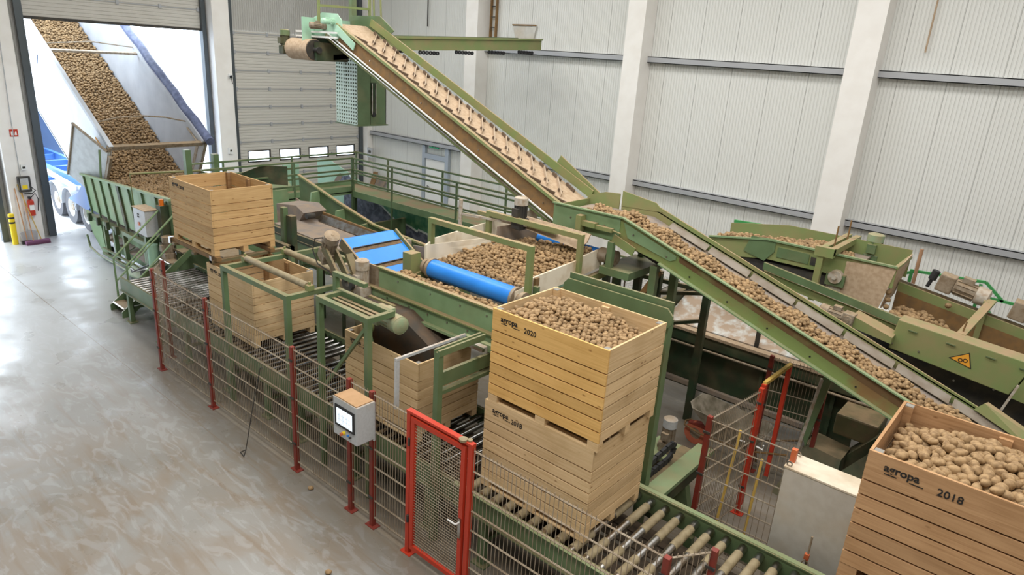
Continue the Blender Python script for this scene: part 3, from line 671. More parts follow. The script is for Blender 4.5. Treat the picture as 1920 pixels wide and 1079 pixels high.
G().tube([(-8.75, 5.95, 3.25), (-8.95, 5.9, 3.2), (-9.02, 5.9, 3.0), (-8.9, 5.9, 2.8), (-8.6, 5.9, 2.75), (-8.3, 5.92, 2.55)], 0.012, 6).build('cable', DARK, t)
G().ring((-8.05, 5.86, 2.72), (0, 1, 0), 0.13, 0.06, 0.06).build('pulley', DARK, t)
G().prism([(-8.3, 5.95, 2.45), (-7.0, 5.95, 2.5), (-6.3, 5.95, 2.2), (-6.35, 5.95, 1.75), (-7.6, 5.95, 1.55)], (0, 0.7, 0)).build('chute_skirt', mat('chute_skirt', (0.10, 0.065, 0.04), 0.9, c2=(0.06, 0.05, 0.04), scale=4), t)
motor(t, (-6.98, 5.66, 2.55), (1, -0.12, 0.02), 0.46, 0.12, MOTG)
G().beam((-7.6, 5.82, 2.3), (-7.25, 5.82, 1.5), 0.05).build('linkage', GR, t)
G().ring((-7.5, 5.8, 2.22), (0, 1, 0), 0.12, 0.07, 0.04).build('pulley', GD, t)

# ---- cross belt hopper with blue roller
t = thing('cross_belt_hopper', 'pale boarded belt hopper of potatoes with a blue front roller', 'hopper', (-6.7, 7.1, 2.7))
hx0, hx1 = -7.72, -5.75
G().cyl((hx0+.22, 7.08, 2.84), (hx1-.06, 7.08, 2.84), 0.15, 32).build('blue_roller', BLUE, t, smooth=True)
for x, s in ((hx0+.17, -1), (hx1, 1)):
    g = G(); g.cyl((x-.05*s, 7.08, 2.84), (x+.0*s, 7.08, 2.84), 0.165, 20).cyl((x+.0*s, 7.08, 2.84), (x+.08*s, 7.08, 2.84), 0.07, 14).cyl((x+.08*s, 7.08, 2.84), (x+.14*s, 7.08, 2.84), 0.12, 16); g.build('roller_bearing', MOT, t, smooth=True)
def slab(g, y0, z0, y1, z1, x0, x1, h):   # board following the belt slope
    return g.add([(x0, y0, z0), (x1, y0, z0), (x1, y1, z1), (x0, y1, z1), (x0, y0, z0+h), (x1, y0, z0+h), (x1, y1, z1+h), (x0, y1, z1+h)],
                 [(0, 3, 2, 1), (4, 5, 6, 7), (0, 1, 5, 4), (1, 2, 6, 5), (2, 3, 7, 6), (3, 0, 4, 7)])
slab(G(), 7.05, 2.86, 9.2, 3.0, hx0+.03, hx1-.03, 0.03).build('belt', BELTD, t)
slab(G(), 7.0, 2.74, 7.26, 2.76, hx1-.02, hx1+.01, 0.22).build('side_board', PALE, t)
slab(G(), 7.30, 2.79, 8.42, 2.86, hx1, hx1+.03, 0.30).build('side_board', PALE, t)
slab(G(), 8.50, 2.87, 9.15, 2.93, hx1, hx1+.03, 0.32).build('side_board', PALE, t)
slab(G(), 6.95, 2.56, 9.3, 2.74, hx1-.02, hx1+.06, 0.12).build('side_rail', GD, t)
slab(G(), 6.95, 2.6, 9.3, 2.76, hx0-.06, hx0+.0, 0.14).build('side_rail', GD, t)
g = G(); g.prism([(hx0-.02, 7.1, 2.84), (hx0-.02, 7.1, 3.17), (hx0-.02, 7.3, 3.26), (hx0-.02, 8.4, 3.34), (hx0-.02, 9.9, 3.42), (hx0-.02, 9.9, 3.0), (hx0-.02, 8.0, 2.9)], (0.03, 0, 0)); g.build('tall_side_board', PALE, t)
G().prism([(hx0+.01, 7.1, 2.9), (hx0+.01, 7.1, 3.18), (hx0+.30, 8.4, 3.18), (hx0+.34, 8.4, 2.9)], (0.02, 0.03, 0)).build('deflector', PALE, t)
G().prism([(hx0+.34, 8.4, 2.88), (hx0+.34, 8.4, 3.36), (hx0+.6, 9.3, 3.42), (hx0+.6, 9.3, 2.9)], (0.02, 0.0, 0)).build('deflector', BELTD, t)
# two portals
for y, z, zb in ((7.24, 3.52, 2.45), (8.46, 3.50, 2.8)):
    xl = hx0-.02 if y < 8 else hx0+.1
    G().box(hx1+.01, hx1+.09, y-.04, y+.04, zb, z).build('portal_post', GD, t); G().box(xl-.04, xl+.04, y-.04, y+.04, 2.9, z).build('portal_post', GD, t)
    G().box(xl-.04, hx1+.09, y-.04, y+.04, z, z+.08).build('portal_bar', GD, t)
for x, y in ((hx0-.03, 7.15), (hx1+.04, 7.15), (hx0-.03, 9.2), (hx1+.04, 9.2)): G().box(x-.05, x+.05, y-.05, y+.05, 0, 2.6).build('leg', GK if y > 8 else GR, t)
G().box(hx0-.25, hx0-.05, 6.85, 7.05, 2.55, 3.05).build('corner_plate', GD, t)
g = G(); g.box(hx1+.1, hx1+.75, 7.5, 9.2, 2.0, 2.03); g.box(hx1+.06, hx1+.08, 7.5, 9.2, 1.3, 2.6); g.build('pale_tank', WHITE, t)
G().box(-5.66, -5.58, 7.3, 7.36, 2.35, 3.0).build('sensor_post', GR, t); G().box(-5.70, -5.66, 7.36, 7.44, 2.98, 3.1).build('reflector', BROWN, t)
motor(t, (-7.05, 8.6, 3.55), (0, 0, 1), 0.36, 0.11, DARK, MOTW)
G().cyl((-8.15, 8.3, 3.1), (-8.15, 8.3, 3.7), 0.035, 10).build('threaded_spindle', MOTW, t)
G().box(-8.05, -6.3, 8.62, 8.68, 3.42, 3.48).build('spindle_bar', GD, t)
G().beam((-8.1, 8.3, 3.45), (-6.9, 8.6, 3.45), 0.04).build('linkage', MOTW, t)
# back roller
G().cyl((-7.0, 9.1, 3.15), (-5.65, 9.1, 3.15), 0.09, 18).build('rear_roller', BLUE, t, smooth=True)
g = G(); g.cyl((-5.72, 9.1, 3.15), (-5.56, 9.1, 3.15), 0.12, 16).cyl((-5.56, 9.1, 3.15), (-5.50, 9.1, 3.15), 0.07, 16).cyl((-5.50, 9.1, 3.15), (-5.42, 9.1, 3.15), 0.12, 16); g.build('roller_bearing', MOT, t, smooth=True)
G().prism([(-7.1, 8.78, 3.55), (-5.75, 8.78, 3.52), (-5.75, 8.7, 3.40), (-5.85, 8.62, 3.28), (-7.1, 8.62, 3.4)], (0, 0.03, 0)).build('rubber_curtain', BELTB, t)

# ---- long rising conveyor of potatoes
t = thing('rising_potato_conveyor', 'long green inclined conveyor full of potatoes running down to the bottom right', 'conveyor', (-5.2, 9.4, 3.4))
CY0, CY1 = 9.0, 9.95
def cz(x):   # top edge of the near side wall
    return 3.87 if x <= -5.3 else 3.87-(x+5.3)*0.339
def side(y, m1, depth=0.34, flange=True, xl=-6.66):
    x1 = 0.3
    g = G(); g.prism([(xl, y, 3.86), (-5.3, y, 3.86), (x1, y, cz(x1)), (x1, y, cz(x1)-depth), (-4.6, y, cz(-4.6)-depth), (-5.2, y, 3.42), (xl, y, 3.86-0.38)], (0, 0.012, 0))
    return g
side(CY0, 0).build('side_wall', GRUST, t)
g = G(); g.prism([(-6.66, CY0-.06, 3.86), (-5.3, CY0-.06, 3.86), (0.3, CY0-.06, cz(0.3)), (0.3, CY0-.06, cz(0.3)-.02), (-5.3, CY0-.06, 3.84), (-6.66, CY0-.06, 3.84)], (0, 0.07, 0)); g.build('top_flange', GL, t)
g = G(); g.prism([(-4.6, CY0-.08, cz(-4.6)-.33), (0.3, CY0-.08, cz(0.3)-.33), (0.3, CY0-.08, cz(0.3)-.35), (-4.6, CY0-.08, cz(-4.6)-.35)], (0, 0.09, 0)); g.build('lower_flange', GL, t)
G().prism([(-6.66, CY0-.012, 3.84), (-5.36, CY0-.012, 3.84), (-5.36, CY0-.012, 3.45), (-6.66, CY0-.012, 3.47)], (0, 0.01, 0)).build('head_plate', GL, t)
G().prism([(-5.30, CY0-.014, 3.78), (-4.35, CY0-.014, 3.46), (-4.35, CY0-.014, 3.40), (-4.45, CY0-.014, 3.36), (-5.2, CY0-.014, 3.55)], (0, 0.01, 0)).build('cover_plate', GL, t)
side(CY1, 0, 0.30, xl=-5.95).build('side_wall', GD, t)
g = G(); g.prism([(-5.95, CY1-.005, 4.06), (-5.30, CY1-.005, 3.97), (-5.15, CY1-.005, 3.84), (-5.95, CY1-.005, 3.8)], (0, 0.02, 0)); g.prism([(-5.3, CY1, 3.93), (-5.2, CY1, 3.90), (0.3, CY1, cz(.3)+.02), (.3, CY1, cz(.3)-.02), (-5.3, CY1, 3.84)], (0, 0.03, 0)); g.build('raised_edge', GD, t)
G().prism([(-6.66, CY1, 3.5), (-6.66, CY1, 3.86), (-6.3, CY1, 3.98), (-6.0, CY1, 4.0), (-6.0, CY1, 3.5)], (0, 0.02, 0)).build('head_side', GD, t)
G().prism([(-6.62, CY0+.02, 3.5), (-6.62, CY0+.02, 3.82), (-6.62, CY1, 3.82), (-6.62, CY1, 3.5)], (0.02, 0, 0)).build('head_end', GD, t)
g = G(); zb = lambda x: cz(x)-0.13
g.prism([(-6.5, CY0+.02, zb(-6.5)), (-5.3, CY0+.02, zb(-5.3)), (0.2, CY0+.02, zb(.2)), (0.2, CY0+.02, zb(.2)-.03), (-5.3, CY0+.02, zb(-5.3)-.03), (-6.5, CY0+.02, zb(-6.5)-.03)], (0, CY1-CY0-.03, 0)); g.build('belt', BELTD, t)
LINER = mat('worn_belt_liner', (0.25, 0.215, 0.175), 0.6, c2=(0.19, 0.15, 0.11), scale=5)
G().prism([(-4.3, CY0-.004, cz(-4.3)-.06), (0.3, CY0-.004, cz(.3)-.05), (0.3, CY0-.004, cz(.3)-.17), (-4.3, CY0-.004, cz(-4.3)-.15)], (0, 0.003, 0)).build('dirt_band', mat('caked_dirt', (0.165, 0.098, 0.045), 0.9, c2=(0.20, 0.19, 0.075), scale=3.0, detail=8, thr=(0.50, 0.66)), t)
# side liners on the far side
for k in range(7):
    xa = -4.95+k*0.72; G().prism([(xa, CY1-.16, zb(xa)+.03), (xa+.68, CY1-.16, zb(xa+.68)+.03), (xa+.68, CY1-.02, zb(xa+.68)+.09), (xa, CY1-.02, zb(xa)+.09)], (0, 0.0, 0.008)).build('belt_liner', LINER, t)
g = G(); g.prism([(-5.2, CY0+.2, 3.38), (0.3, CY0+.2, cz(.3)-.30), (0.3, CY0+.2, cz(.3)-.33), (-5.2, CY0+.2, 3.33)], (0, CY1-CY0-.4, 0)); g.build('return_belt', RUB, t)
bolts(t, [(-6.3+i*0.22, CY0-.012, 3.66) for i in range(4)]+[(-5.5, CY0-.012, 3.6), (-4.5, CY0-.02, 3.42), (-5.1, CY0-.02, 3.62)])
bolts(t, [(x, CY0, cz(x)-.26) for x in np.arange(-4.1, 0, 0.62)], m=BLACK, r=0.012)  # black discs standing in for dark holes in the side wall
g = G(); g.box(-6.05, -5.75, CY0-.13, CY0-.02, 3.60, 3.68); g.box(-5.75, -5.45, CY0-.1, CY0-.02, 3.59, 3.65); g.cyl((-5.45, CY0-.06, 3.62), (-5.3, CY0-.06, 3.60), 0.012, 8); g.box(-6.1, -6.0, CY0-.16, CY0-.02, 3.5, 3.76); g.build('belt_tensioner', GD, t)
g = G(); g.beam((-5.45, CY0-.03, 3.5), (-5.05, CY0-.03, 3.36), 0.02, 0.14); g.build('bracket_plate', GD, t)
for x, y in ((-5.45, CY0-.05), (-5.45, CY1)): 
    G().box(x-.05, x+.05, y-.04, y+.04, 3.02, 3.44).build('prop', GR, t)
G().box(-5.6, -5.05, CY0-.1, CY1+.05, 2.90, 3.02).build('support_beam', GR, t)
g = G(); g.prism([(-0.40, CY1-.05, 2.20), (-0.31, CY1-.02, 2.31), (0.28, CY1-.04, 2.07), (0.22, CY1-.12, 1.98)], (0.03, 0.08, 0)); g.build('infeed_plate', GD, t)
for x, m in ((-5.4, GK), (-4.75, GR)):
    for y in (9.15, 9.85):
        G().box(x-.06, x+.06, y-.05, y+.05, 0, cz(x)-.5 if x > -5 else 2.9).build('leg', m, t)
G().beam((-5.35, 9.2, 1.9), (-4.7, 9.2, 3.1), 0.05, 0.09).build('brace', BROWN, t)
G().beam((-0.3, 9.9, 1.95), (-1.1, 10.1, 0), 0.07).build('leg', GK, t)

# ---- high elevator with chevron cleats
t = thing('chevron_elevator', 'long inclined elevator with tan cleated belt rising high towards the gable', 'conveyor', (-7.4, 10, 3.4))
EY0, EY1 = 9.6, 10.55; E0 = Vector((-6.75, 0, 3.52)); E1 = Vector((-13.75, 0, 6.58))
ed = (E1-E0).normalized(); en = Vector((ed.z, 0, -ed.x)); EL = (E1-E0).length
def ep(s, h, y): p = E0+ed*s+en*h; return Vector((p.x, y, p.z))
def eb(name, m, s0, s1, h0, h1, y0, y1, par=None, bev=0, **k):
    g = G(); g.prism([ep(s0, h0, y0), ep(s1, h0, y0), ep(s1, h1, y0), ep(s0, h1, y0)], (0, y1-y0, 0)); return g.build(name, m, par or t, **k)
eb('side_skirt', BROWN, 0, EL-.1, -0.30, 0.02, EY0-.005, EY0+.02)
eb('top_rail', GD, 0, EL-.3, 0.02, 0.075, EY0-.04, EY0+.04)
eb('top_rail', GD, 0.3, EL-.2, 0.04, 0.20, EY1, EY1+.03)
eb('lower_rail', GD, 0, EL, -0.40, -0.28, EY0-.02, EY0+.02)
for h in (-0.27, -0.33): eb('bright_rod', STEEL if h < -.3 else HWHITE, 0, EL-.1, h, h+.022, EY0-.055, EY0-.03)
eb('lower_rail', GD, 0, EL, -0.40, -0.28, EY1, EY1+.03)
belt = eb('belt', BELTB, 0.05, EL-.1, -0.05, -0.02, EY0+.03, EY1)
eb('return_belt', BELTB, 0.05, EL-.1, -0.36, -0.33, EY0+.06, EY1-.03)
# chevron cleats: each a long bent bar plus a short one and a dark shadow bar
s = 0.35
cm = mat('cleat_rubber', (0.46, 0.36, 0.26), 0.8); dk = mat('cleat_rubber_dark', (0.13, 0.09, 0.06), 0.9)
while s < EL-0.35:
    G().beam(ep(s, .012, EY0+.06), ep(s-.46, .012, EY0+.27), 0.03, 0.05, up=en).build('cleat', dk, t)
    if s > 0.9: G().beam(ep(s-.02, .015, EY1-.10), ep(s-.55, .015, EY0+.36), 0.016, 0.06, up=en).build('cleat', cm, t)
    if s > 0.5: G().beam(ep(s+.13, .012, EY1-.06), ep(s-.12, .012, EY1-.11), 0.035, 0.05, up=en).build('cleat', dk, t)  # dark bar painted as the shadow at the far arm's upper end
    if s > 0.9: G().beam(ep(s-.36, .012, EY0+.50), ep(s-.47, .012, EY0+.47), 0.03, 0.045, up=en).build('cleat', dk, t)
    s += 0.37
# head
hx = E1
G().prism([(-13.45, EY0-.01, 6.72), (-13.3, EY0-.01, 6.6), (-13.25, EY0-.01, 6.3), (-13.45, EY0-.01, 6.18), (-14.3, EY0-.01, 6.2), (-14.35, EY0-.01, 6.62), (-14.0, EY0-.01, 6.74)], (0, 0.02, 0)).build('head_side', GM, t)
G().prism([(-13.2, EY1+.03, 6.75), (-12.7, EY1+.03, 6.45), (-13.2, EY1+.03, 6.2), (-14.3, EY1+.03, 6.2), (-14.3, EY1+.03, 6.75)], (0, 0.02, 0)).build('head_side', GR, t)
G().prism([(-14.3, EY0-.35, 6.62), (-14.3, EY1, 6.62), (-14.3, EY1, 6.1), (-14.3, EY0-.35, 6.1)], (0.02, 0, 0)).build('discharge_hood', GM, t)
g = G(); g.beam((-14.9, EY0-.1, 6.32), (-13.35, EY0-.1, 6.32), 0.05, 0.04); g.beam((-14.9, EY0-.1, 6.22), (-13.35, EY0-.1, 6.22), 0.05, 0.04); g.build('slide_rail', HWHITE, t)
motor(t, (-13.95, EY0-.08, 6.45), (-0.4, -1, 0), 0.26, 0.07, MOT); motor(t, (-13.6, EY0-.1, 6.55), (0, -1, 0), 0.2, 0.06, GM)
G().beam(ep(EL-1.1, -0.1, EY0-.05), ep(EL-.35, -0.02, EY0-.05), 0.02, 0.16, up=en).build('cover_plate', GM, t)
# hangers up to the roof
for x, y in ((-14.0, EY0-.1), (-13.73, EY1+.15)): G().box(x-.025, x+.025, y-.025, y+.025, 6.5, 10.6).build('hanger_rod', GD, t)
G().box(-14.46, -14.34, EY1+.1, EY1+.24, 6.4, 10.6).build('hanger_post', GR, t)
G().beam((-14.0, EY0-.1, 6.88), (-13.73, EY1+.15, 6.9), 0.05).build('hanger_bar', GD, t)
for x in (-13.75, -13.5): G().beam((x, EY1+.15, 10.6), (x+.2, EY1+.15, 6.5), 0.03).build('hanger_rod', GD, t)
G().beam(ep(0.0, 0.1, EY1+.06), ep(1.3, 0.25, EY1+.06), 0.03, 0.2, up=en).build('foot_plate', GD, t)
G().prism([(-6.75, EY0, 3.2), (-6.75, EY0, 3.66), (-7.3, EY0, 3.6), (-7.3, EY0, 3.25)], (0, .9, 0)).build('foot_box', BELTB, t)
bolts(t, [ep(s_, -0.14, EY0-.005) for s_ in np.arange(0.6, EL-1, 1.8)], r=0.014, m=STEEL)

# ---- cross conveyor high up towards the long wall
t = thing('high_cross_conveyor', 'high green beam conveyor with a tan drum reaching towards the white wall', 'conveyor', (-14.3, 10, 6))
BX0, BX1 = -14.85, -13.85
def bz(y): return 5.94+(y-9.6)*0.047
for x, m in ((BX1, GD), (BX0, GR)):
    g = G(); g.prism([(x, 9.9, bz(9.9)), (x, 17.3, bz(17.3)), (x, 17.3, bz(17.3)+.28), (x, 9.9, bz(9.9)+.28)], (0.03, 0, 0)); g.build('side_beam', m, t)
    g = G(); g.prism([(x-.05, 9.9, bz(9.9)+.28), (x-.05, 17.3, bz(17.3)+.28), (x-.05, 17.3, bz(17.3)+.33), (x-.05, 9.9, bz(9.9)+.33)], (0.13, 0, 0)); g.build('top_flange', m, t)
DY = 9.4
G().prism([(BX0+.03, 9.9, bz(9.9)+.1), (BX0+.03, 17.2, bz(17.2)+.1), (BX0+.03, 17.2, bz(17.2)+.13), (BX0+.03, 9.9, bz(9.9)+.13)], (.95, 0, 0)).build('belt', RUB, t)
G().prism([(BX0+.1, 9.8, bz(9.8)-.22), (BX0+.1, 12.0, bz(12)-.05), (BX0+.1, 12.0, bz(12)-.02), (BX0+.1, 9.8, bz(9.8)-.1)], (.85, 0, 0)).build('return_belt', RUB, t)
G().cyl((-14.9, DY, 5.93), (-14.05, DY, 5.93), 0.235, 28).build('drum', BELTB, t, smooth=True)
g = G(); g.cyl((-14.05, DY, 5.93), (-14.02, DY, 5.93), 0.22, 24).cyl((-14.02, DY, 5.93), (-13.85, DY, 5.93), 0.07, 14); g.build('drum_rim', DARK, t, smooth=True)
G().box(-13.98, -13.9, DY-.05, 10.2, 5.7, 6.1).build('bearing_plate', GK, t)
G().box(-14.9, -13.9, DY+.1, 10.3, 6.18, 6.24).build('head_cover', DARK, t)
motor(t, (-15.08, DY-.1, 5.98), (0, 0, 1), 0.36, 0.11, GK, GR)
for y0 in (12.4, 13.7, 15.0, 16.3):
    for k_ in range(6): G().ring((BX1+.0, y0+k_*0.12, bz(y0)-.05), (1, 0, 0.1), 0.05, 0.03, 0.05, 10).build('cable_loop', RUB, t)
# guard cage hanging below
t = thing('guard_cabinet', 'hanging green cabinet with a perforated pale front below the high conveyor', 'guard cabinet', (-14.5, 11, 4.2))
gx0, gx1, gy0, gy1, gz0, gz1 = -14.95, -14.1, 10.6, 11.5, 4.22, 5.86
G().box(gx1-.02, gx1, gy0+.02, gy1, gz0, gz1).build('side_panel', GR, t); G().box(gx0, gx0+.02, gy0+.02, gy1, gz0, gz1).build('side_panel', GR, t)
G().box(gx0, gx1, gy1-.02, gy1, gz0, gz1).build('rear_panel', GR, t); G().box(gx0-.03, gx1+.04, gy0-.02, gy1+.04, gz0-.03, gz0).build('floor_panel', GR, t)
g = G(); nx, nz = 9, 19; dx = (gx1-gx0)/nx; dz = (gz1-gz0)/nz
for i in range(nx+1): x = gx0+i*dx; g.box(max(gx0, x-dx*.24), min(gx1, x+dx*.24), gy0, gy0+.015, gz0, gz1)
for j in range(nz+1): z = gz0+j*dz; g.box(gx0, gx1, gy0+.001, gy0+.014, max(gz0, z-dz*.26), min(gz1, z+dz*.26))
g.build('perforated_panel', mat('perforated_sheet', (0.60, 0.76, 0.68), 0.4), t)
g = G(); g.box(gx1, gx1+.012, gy0+.42, gy0+.58, gz0+.28, gz0+1.02); g.build('slot_plate', GK, t)
g = G(); g.box(gx1+.012, gx1+.03, gy0+.43, gy0+.455, gz0+.25, gz0+1.0); g.box(gx1+.012, gx1+.03, gy0+.54, gy0+.565, gz0+.25, gz0+1.0); g.build('slot_rails', STEEL, t)
G().cyl((gx1, gy0+.5, gz0+.25), (gx1+.03, gy0+.5, gz0+.25), 0.06, 12).build('drain', RUB, t)
G().box(gx1+.0, gx1+.005, gy0+.40, gy0+.41, gz0+.0, gz1).build('door_seam', GK, t)
for y in (gy0+.1, gy1-.1): G().box(gx0+.4, gx0+.45, y, y+.05, gz1, bz(11)+.0).build('hanger', GK, t)

# ---- second potato conveyor at the back right
t = thing('rear_potato_conveyor', 'dusty green conveyor with potatoes ending in a box chute at the back right', 'conveyor', (-3.4, 12.4, 2.8))
RY0, RY1 = 12.0, 12.95
def rz(x): return 3.30 if x > -4.1 else 3.30-(-4.1-x)*0.16
def rprism(y, x0, x1, dz0, dz1, th, m, nm):
    xs = [x0]+([-4.1] if x0 < -4.1 < x1 else [])+[x1]
    g = G(); g.prism([(x, y, rz(x)+dz1) for x in xs]+[(x, y, rz(x)+dz0) for x in reversed(xs)], (0, th, 0)); return g.build(nm, m, t)
rprism(RY0, -5.2, -2.0, -0.36, 0, 0.02, GD, 'side_wall'); rprism(RY0-.04, -5.2, -2.0, -0.015, 0.015, 0.06, GL, 'top_flange')
rprism(RY1, -5.2, -2.0, -0.36, 0.12, 0.02, GD, 'side_wall'); rprism(RY0+.02, -5.2, -2.6, -0.16, -0.13, 0.92, BELTD, 'belt')
G().prism([(-4.4, RY0-.02, 3.3), (-3.95, RY0-.02, 3.33), (-3.95, RY0-.02, 3.1), (-4.1, RY0-.02, 2.9), (-4.5, RY0-.02, 3.0)], (0, 0.015, 0)).build('joint_plate', GR, t)
G().box(-3.9, -3.35, RY0-.015, RY0, 3.02, 3.2).build('service_plate', GR, t); G().box(-3.0, -2.7, RY0-.1, RY0, 2.78, 2.98).build('service_plate', GR, t)
G().box(-3.32, -3.18, RY0-.01, RY0, 3.02, 3.16).build('window_slot', DARK, t)
G().prism([(-2.75, RY0-.01, 3.22), (-2.0, RY0-.01, 3.28), (-2.13, RY0-.01, 2.55), (-2.75, RY0-.01, 2.6)], (0, 0.02, 0)).build('chute_front', BROWN if False else BELTB, t)
G().prism([(-2.0, RY0, 3.28), (-2.0, RY1, 3.36), (-2.12, RY1, 2.62), (-2.12, RY0+.1, 2.55)], (0.02, 0, 0)).build('chute_end', BELTB, t)
G().box(-2.04, -1.98, RY0-.03, RY1+.03, 3.27, 3.31).build('chute_lip', GD, t)
g = G(); g.cyl((-2.85, RY0-.14, 2.94), (-2.85, RY0, 2.94), 0.11, 20); g.cyl((-2.85, RY0-.17, 2.94), (-2.85, RY0-.14, 2.94), 0.04, 10); g.build('shaft_bearing', MOTW, t, smooth=True)
G().prism([(-2.97, RY0-.03, 2.85), (-2.78, RY0-.03, 2.85), (-2.72, RY0-.03, 2.6), (-3.0, RY0-.03, 2.6)], (0, 0.02, 0)).build('bearing_plate', MOTW, t)
G().box(-4.7, -2.8, RY0+.05, RY1-.05, 2.62, 2.88).build('underside', DARK, t)
motor(t, (-2.62, RY1+.12, 3.2), (0, 0, 1), 0.36, 0.13, GR, MOTG)
# gantry
for x, y in ((-3.1, 11.75), (-2.98, 13.2)): G().box(x-.05, x+.05, y-.05, y+.05, 2.5 if y < 12 else 2.6, 3.32).build('gantry_post', GD, t)
for o in (0, .16): G().box(-3.16+o, -3.06+o, 11.7, 13.3, 3.32, 3.42).build('gantry_bar', GD, t)
G().box(-3.2, -2.9, 11.68, 11.8, 3.28, 3.44).build('gantry_cap', GD, t)
for y in (12.1, 12.85): G().cyl((-3.02, y, 2.95), (-3.02, y, 3.75), 0.014, 8).build('threaded_rod', BROWN, t)
for x in (-5.0, -4.0): 
    for y in (RY0+.1, RY1-.1): G().box(x-.05, x+.05, y-.05, y+.05, 0, 2.7).build('leg', GK, t)

# ---- inspection belt machine at the right (lower belt, back)
t = thing('inspection_machine', 'green machine with muddy motors and a potato trough at the right edge', 'conveyor', (-1, 11.5, 2))
def iz(x): return 2.62-(x+2.0)*0.16
def ip(nm, m, x0, x1, z0, z1, y, th, **k): g = G(); g.prism([(x0, y, iz(x0)+z0), (x1, y, iz(x1)+z0), (x1, y, iz(x1)+z1), (x0, y, iz(x0)+z1)], (0, th, 0)); return g.build(nm, m, t, **k)
ip('near_rail', GR, -3.9, 0.6, -0.02, 0.10, 11.42, 0.06); ip('near_rail_lower', GD, -3.9, 0.6, -0.2, -0.06, 11.5, 0.03)
ip('near_wall', GD, -2.2, 0.6, -0.35, -0.02, 11.55, 0.03)
ip('far_wall', BROWN, -2.05, 0.6, -0.35, 0.10, 12.75, 0.03); ip('far_rail', GD, -2.05, 0.6, 0.10, 0.26, 12.75, 0.12); ip('bright_rod', STEEL, -2.05, 0.6, 0.27, 0.30, 12.78, 0.03)
ip('belt', BELTD, -2.4, 0.6, -0.36, -0.32, 11.56, 1.2)
G().cyl((-1.72, 12.15, 2.22), (-1.72, 12.7, 2.22), 0.16, 24).build('blue_drum', BLUE, t, smooth=True)
motor(t, (-1.28, 12.95, 2.98), (1, 0, -0.18), 0.52, 0.14, MOT, MOTW); motor(t, (-0.22, 12.95, 2.80), (1, 0, -0.18), 0.50, 0.14, MOT, MOTW)
g = G(); g.cyl((-1.66, 12.98, 2.86), (-1.62, 12.98, 3.0), 0.03, 10); g.cyl((-1.62, 12.98, 3.0), (-1.58, 12.98, 3.16), 0.06, 12); g.build('grease_cartridge', RUB, t)
g = G(); g.prism([(-0.95, 11.4, 2.35), (-0.87, 11.4, 2.62), (-0.6, 12.8, 3.03), (-0.52, 12.8, 3.03), (-0.75, 11.4, 2.62), (-0.80, 11.4, 2.35)], (0, .06, 0)); 
G().box(-0.95, -0.82, 11.36, 11.44, 2.3, 2.66).build('bracket_post', GD, t); G().beam((-0.88, 11.4, 2.66), (-0.72, 12.85, 2.90), 0.12, 0.04).build('bracket_bar', GD, t)
G().beam((-0.78, 12.75, 2.25), (-0.78, 12.75, 2.9), 0.08).build('bracket_post', GD, t); G().cyl((-0.88, 11.5, 2.6), (-0.86, 11.5, 2.85), 0.012, 8).build('threaded_rod', BROWN, t)
# guard housing with warning triangle
gq = [(-1.66, 11.1, 2.74), (0.05, 11.1, 2.60), (-0.12, 11.1, 2.08), (-1.70, 11.1, 2.27)]
gd_ = G().prism(gq, (0, 0.34, 0)).build('guard_housing', GD, t, bevel=0.012)
G().prism([(0.06, 11.08, 2.61), (0.6, 11.08, 2.53), (0.6, 11.08, 1.95), (-0.1, 11.08, 2.06)], (0, 0.34, 0)).build('end_housing', GD, t)
for x, z in ((-1.5, 2.63), (-1.0, 2.59), (-0.5, 2.55), (-.1, 2.51)): G().beam((x, 11.085, z), (x+.12, 11.085, z-.012), 0.02, 0.016).build('latch', GR, t)
tri = [(-0.92, 11.094, 2.38), (-0.62, 11.094, 2.30), (-0.69, 11.094, 2.53)]
w_ = G().prism(tri, (0, 0.005, 0)).build('warning_triangle', BLACK, t, label='orange warning triangle with a black border')
cxx = sum(p[0] for p in tri)/3; czz = sum(p[2] for p in tri)/3
G().prism([(cxx+(x-cxx)*.86, 11.091, czz+(z-czz)*.86) for x, _, z in tri], (0, .003, 0)).build('triangle_face', ORL, w_)
g = G(); g.ring((-0.775, 11.0895, 2.39), (0, 1, 0), 0.03, 0.018, 0.002, 16); g.ring((-0.715, 11.0895, 2.40), (0, 1, 0), 0.03, 0.018, 0.002, 16); g.build('roller_symbol', BLACK, w_)
bolts(t, [(-1.3, 11.1, 2.34), (-0.78, 11.1, 2.06), (-.3, 11.1, 2.10), (-1.66, 11.1, 2.36)])
G().beam((-0.05, 10.98, 2.30), (-0.22, 10.98, 1.55), 0.03).build('gas_strut', MOTW, t); G().box(-0.28, -0.18, 11.0, 11.08, 0.0, 1.7).build('leg', GD, t)
for x in (-2.6, 0.4):
    for y in (11.6, 12.7): G().box(x-.05, x+.05, y-.05, y+.05, 0, 2.2).build('leg', GK, t)
G().box(-2.9, 0.5, 11.62, 12.6, 1.3, 2.05).build('underframe', DARK, t)
# long flat motor and arm left of the guard
motor(t, (-2.38, 10.95, 2.60), (-1, 0, 0.08), 0.36, 0.10, MOT)
G().prism([(-2.25, 10.9, 2.68), (-1.65, 10.9, 2.50), (-1.65, 10.9, 2.40), (-2.25, 10.9, 2.50)], (0, 0.35, 0)).build('drive_arm', GD, t)
G().tube([(-2.9, 10.9, 2.62), (-2.6, 10.88, 2.45), (-2.2, 10.88, 2.42), (-1.8, 10.88, 2.34)], 0.012, 6).build('chain', MOT, t)
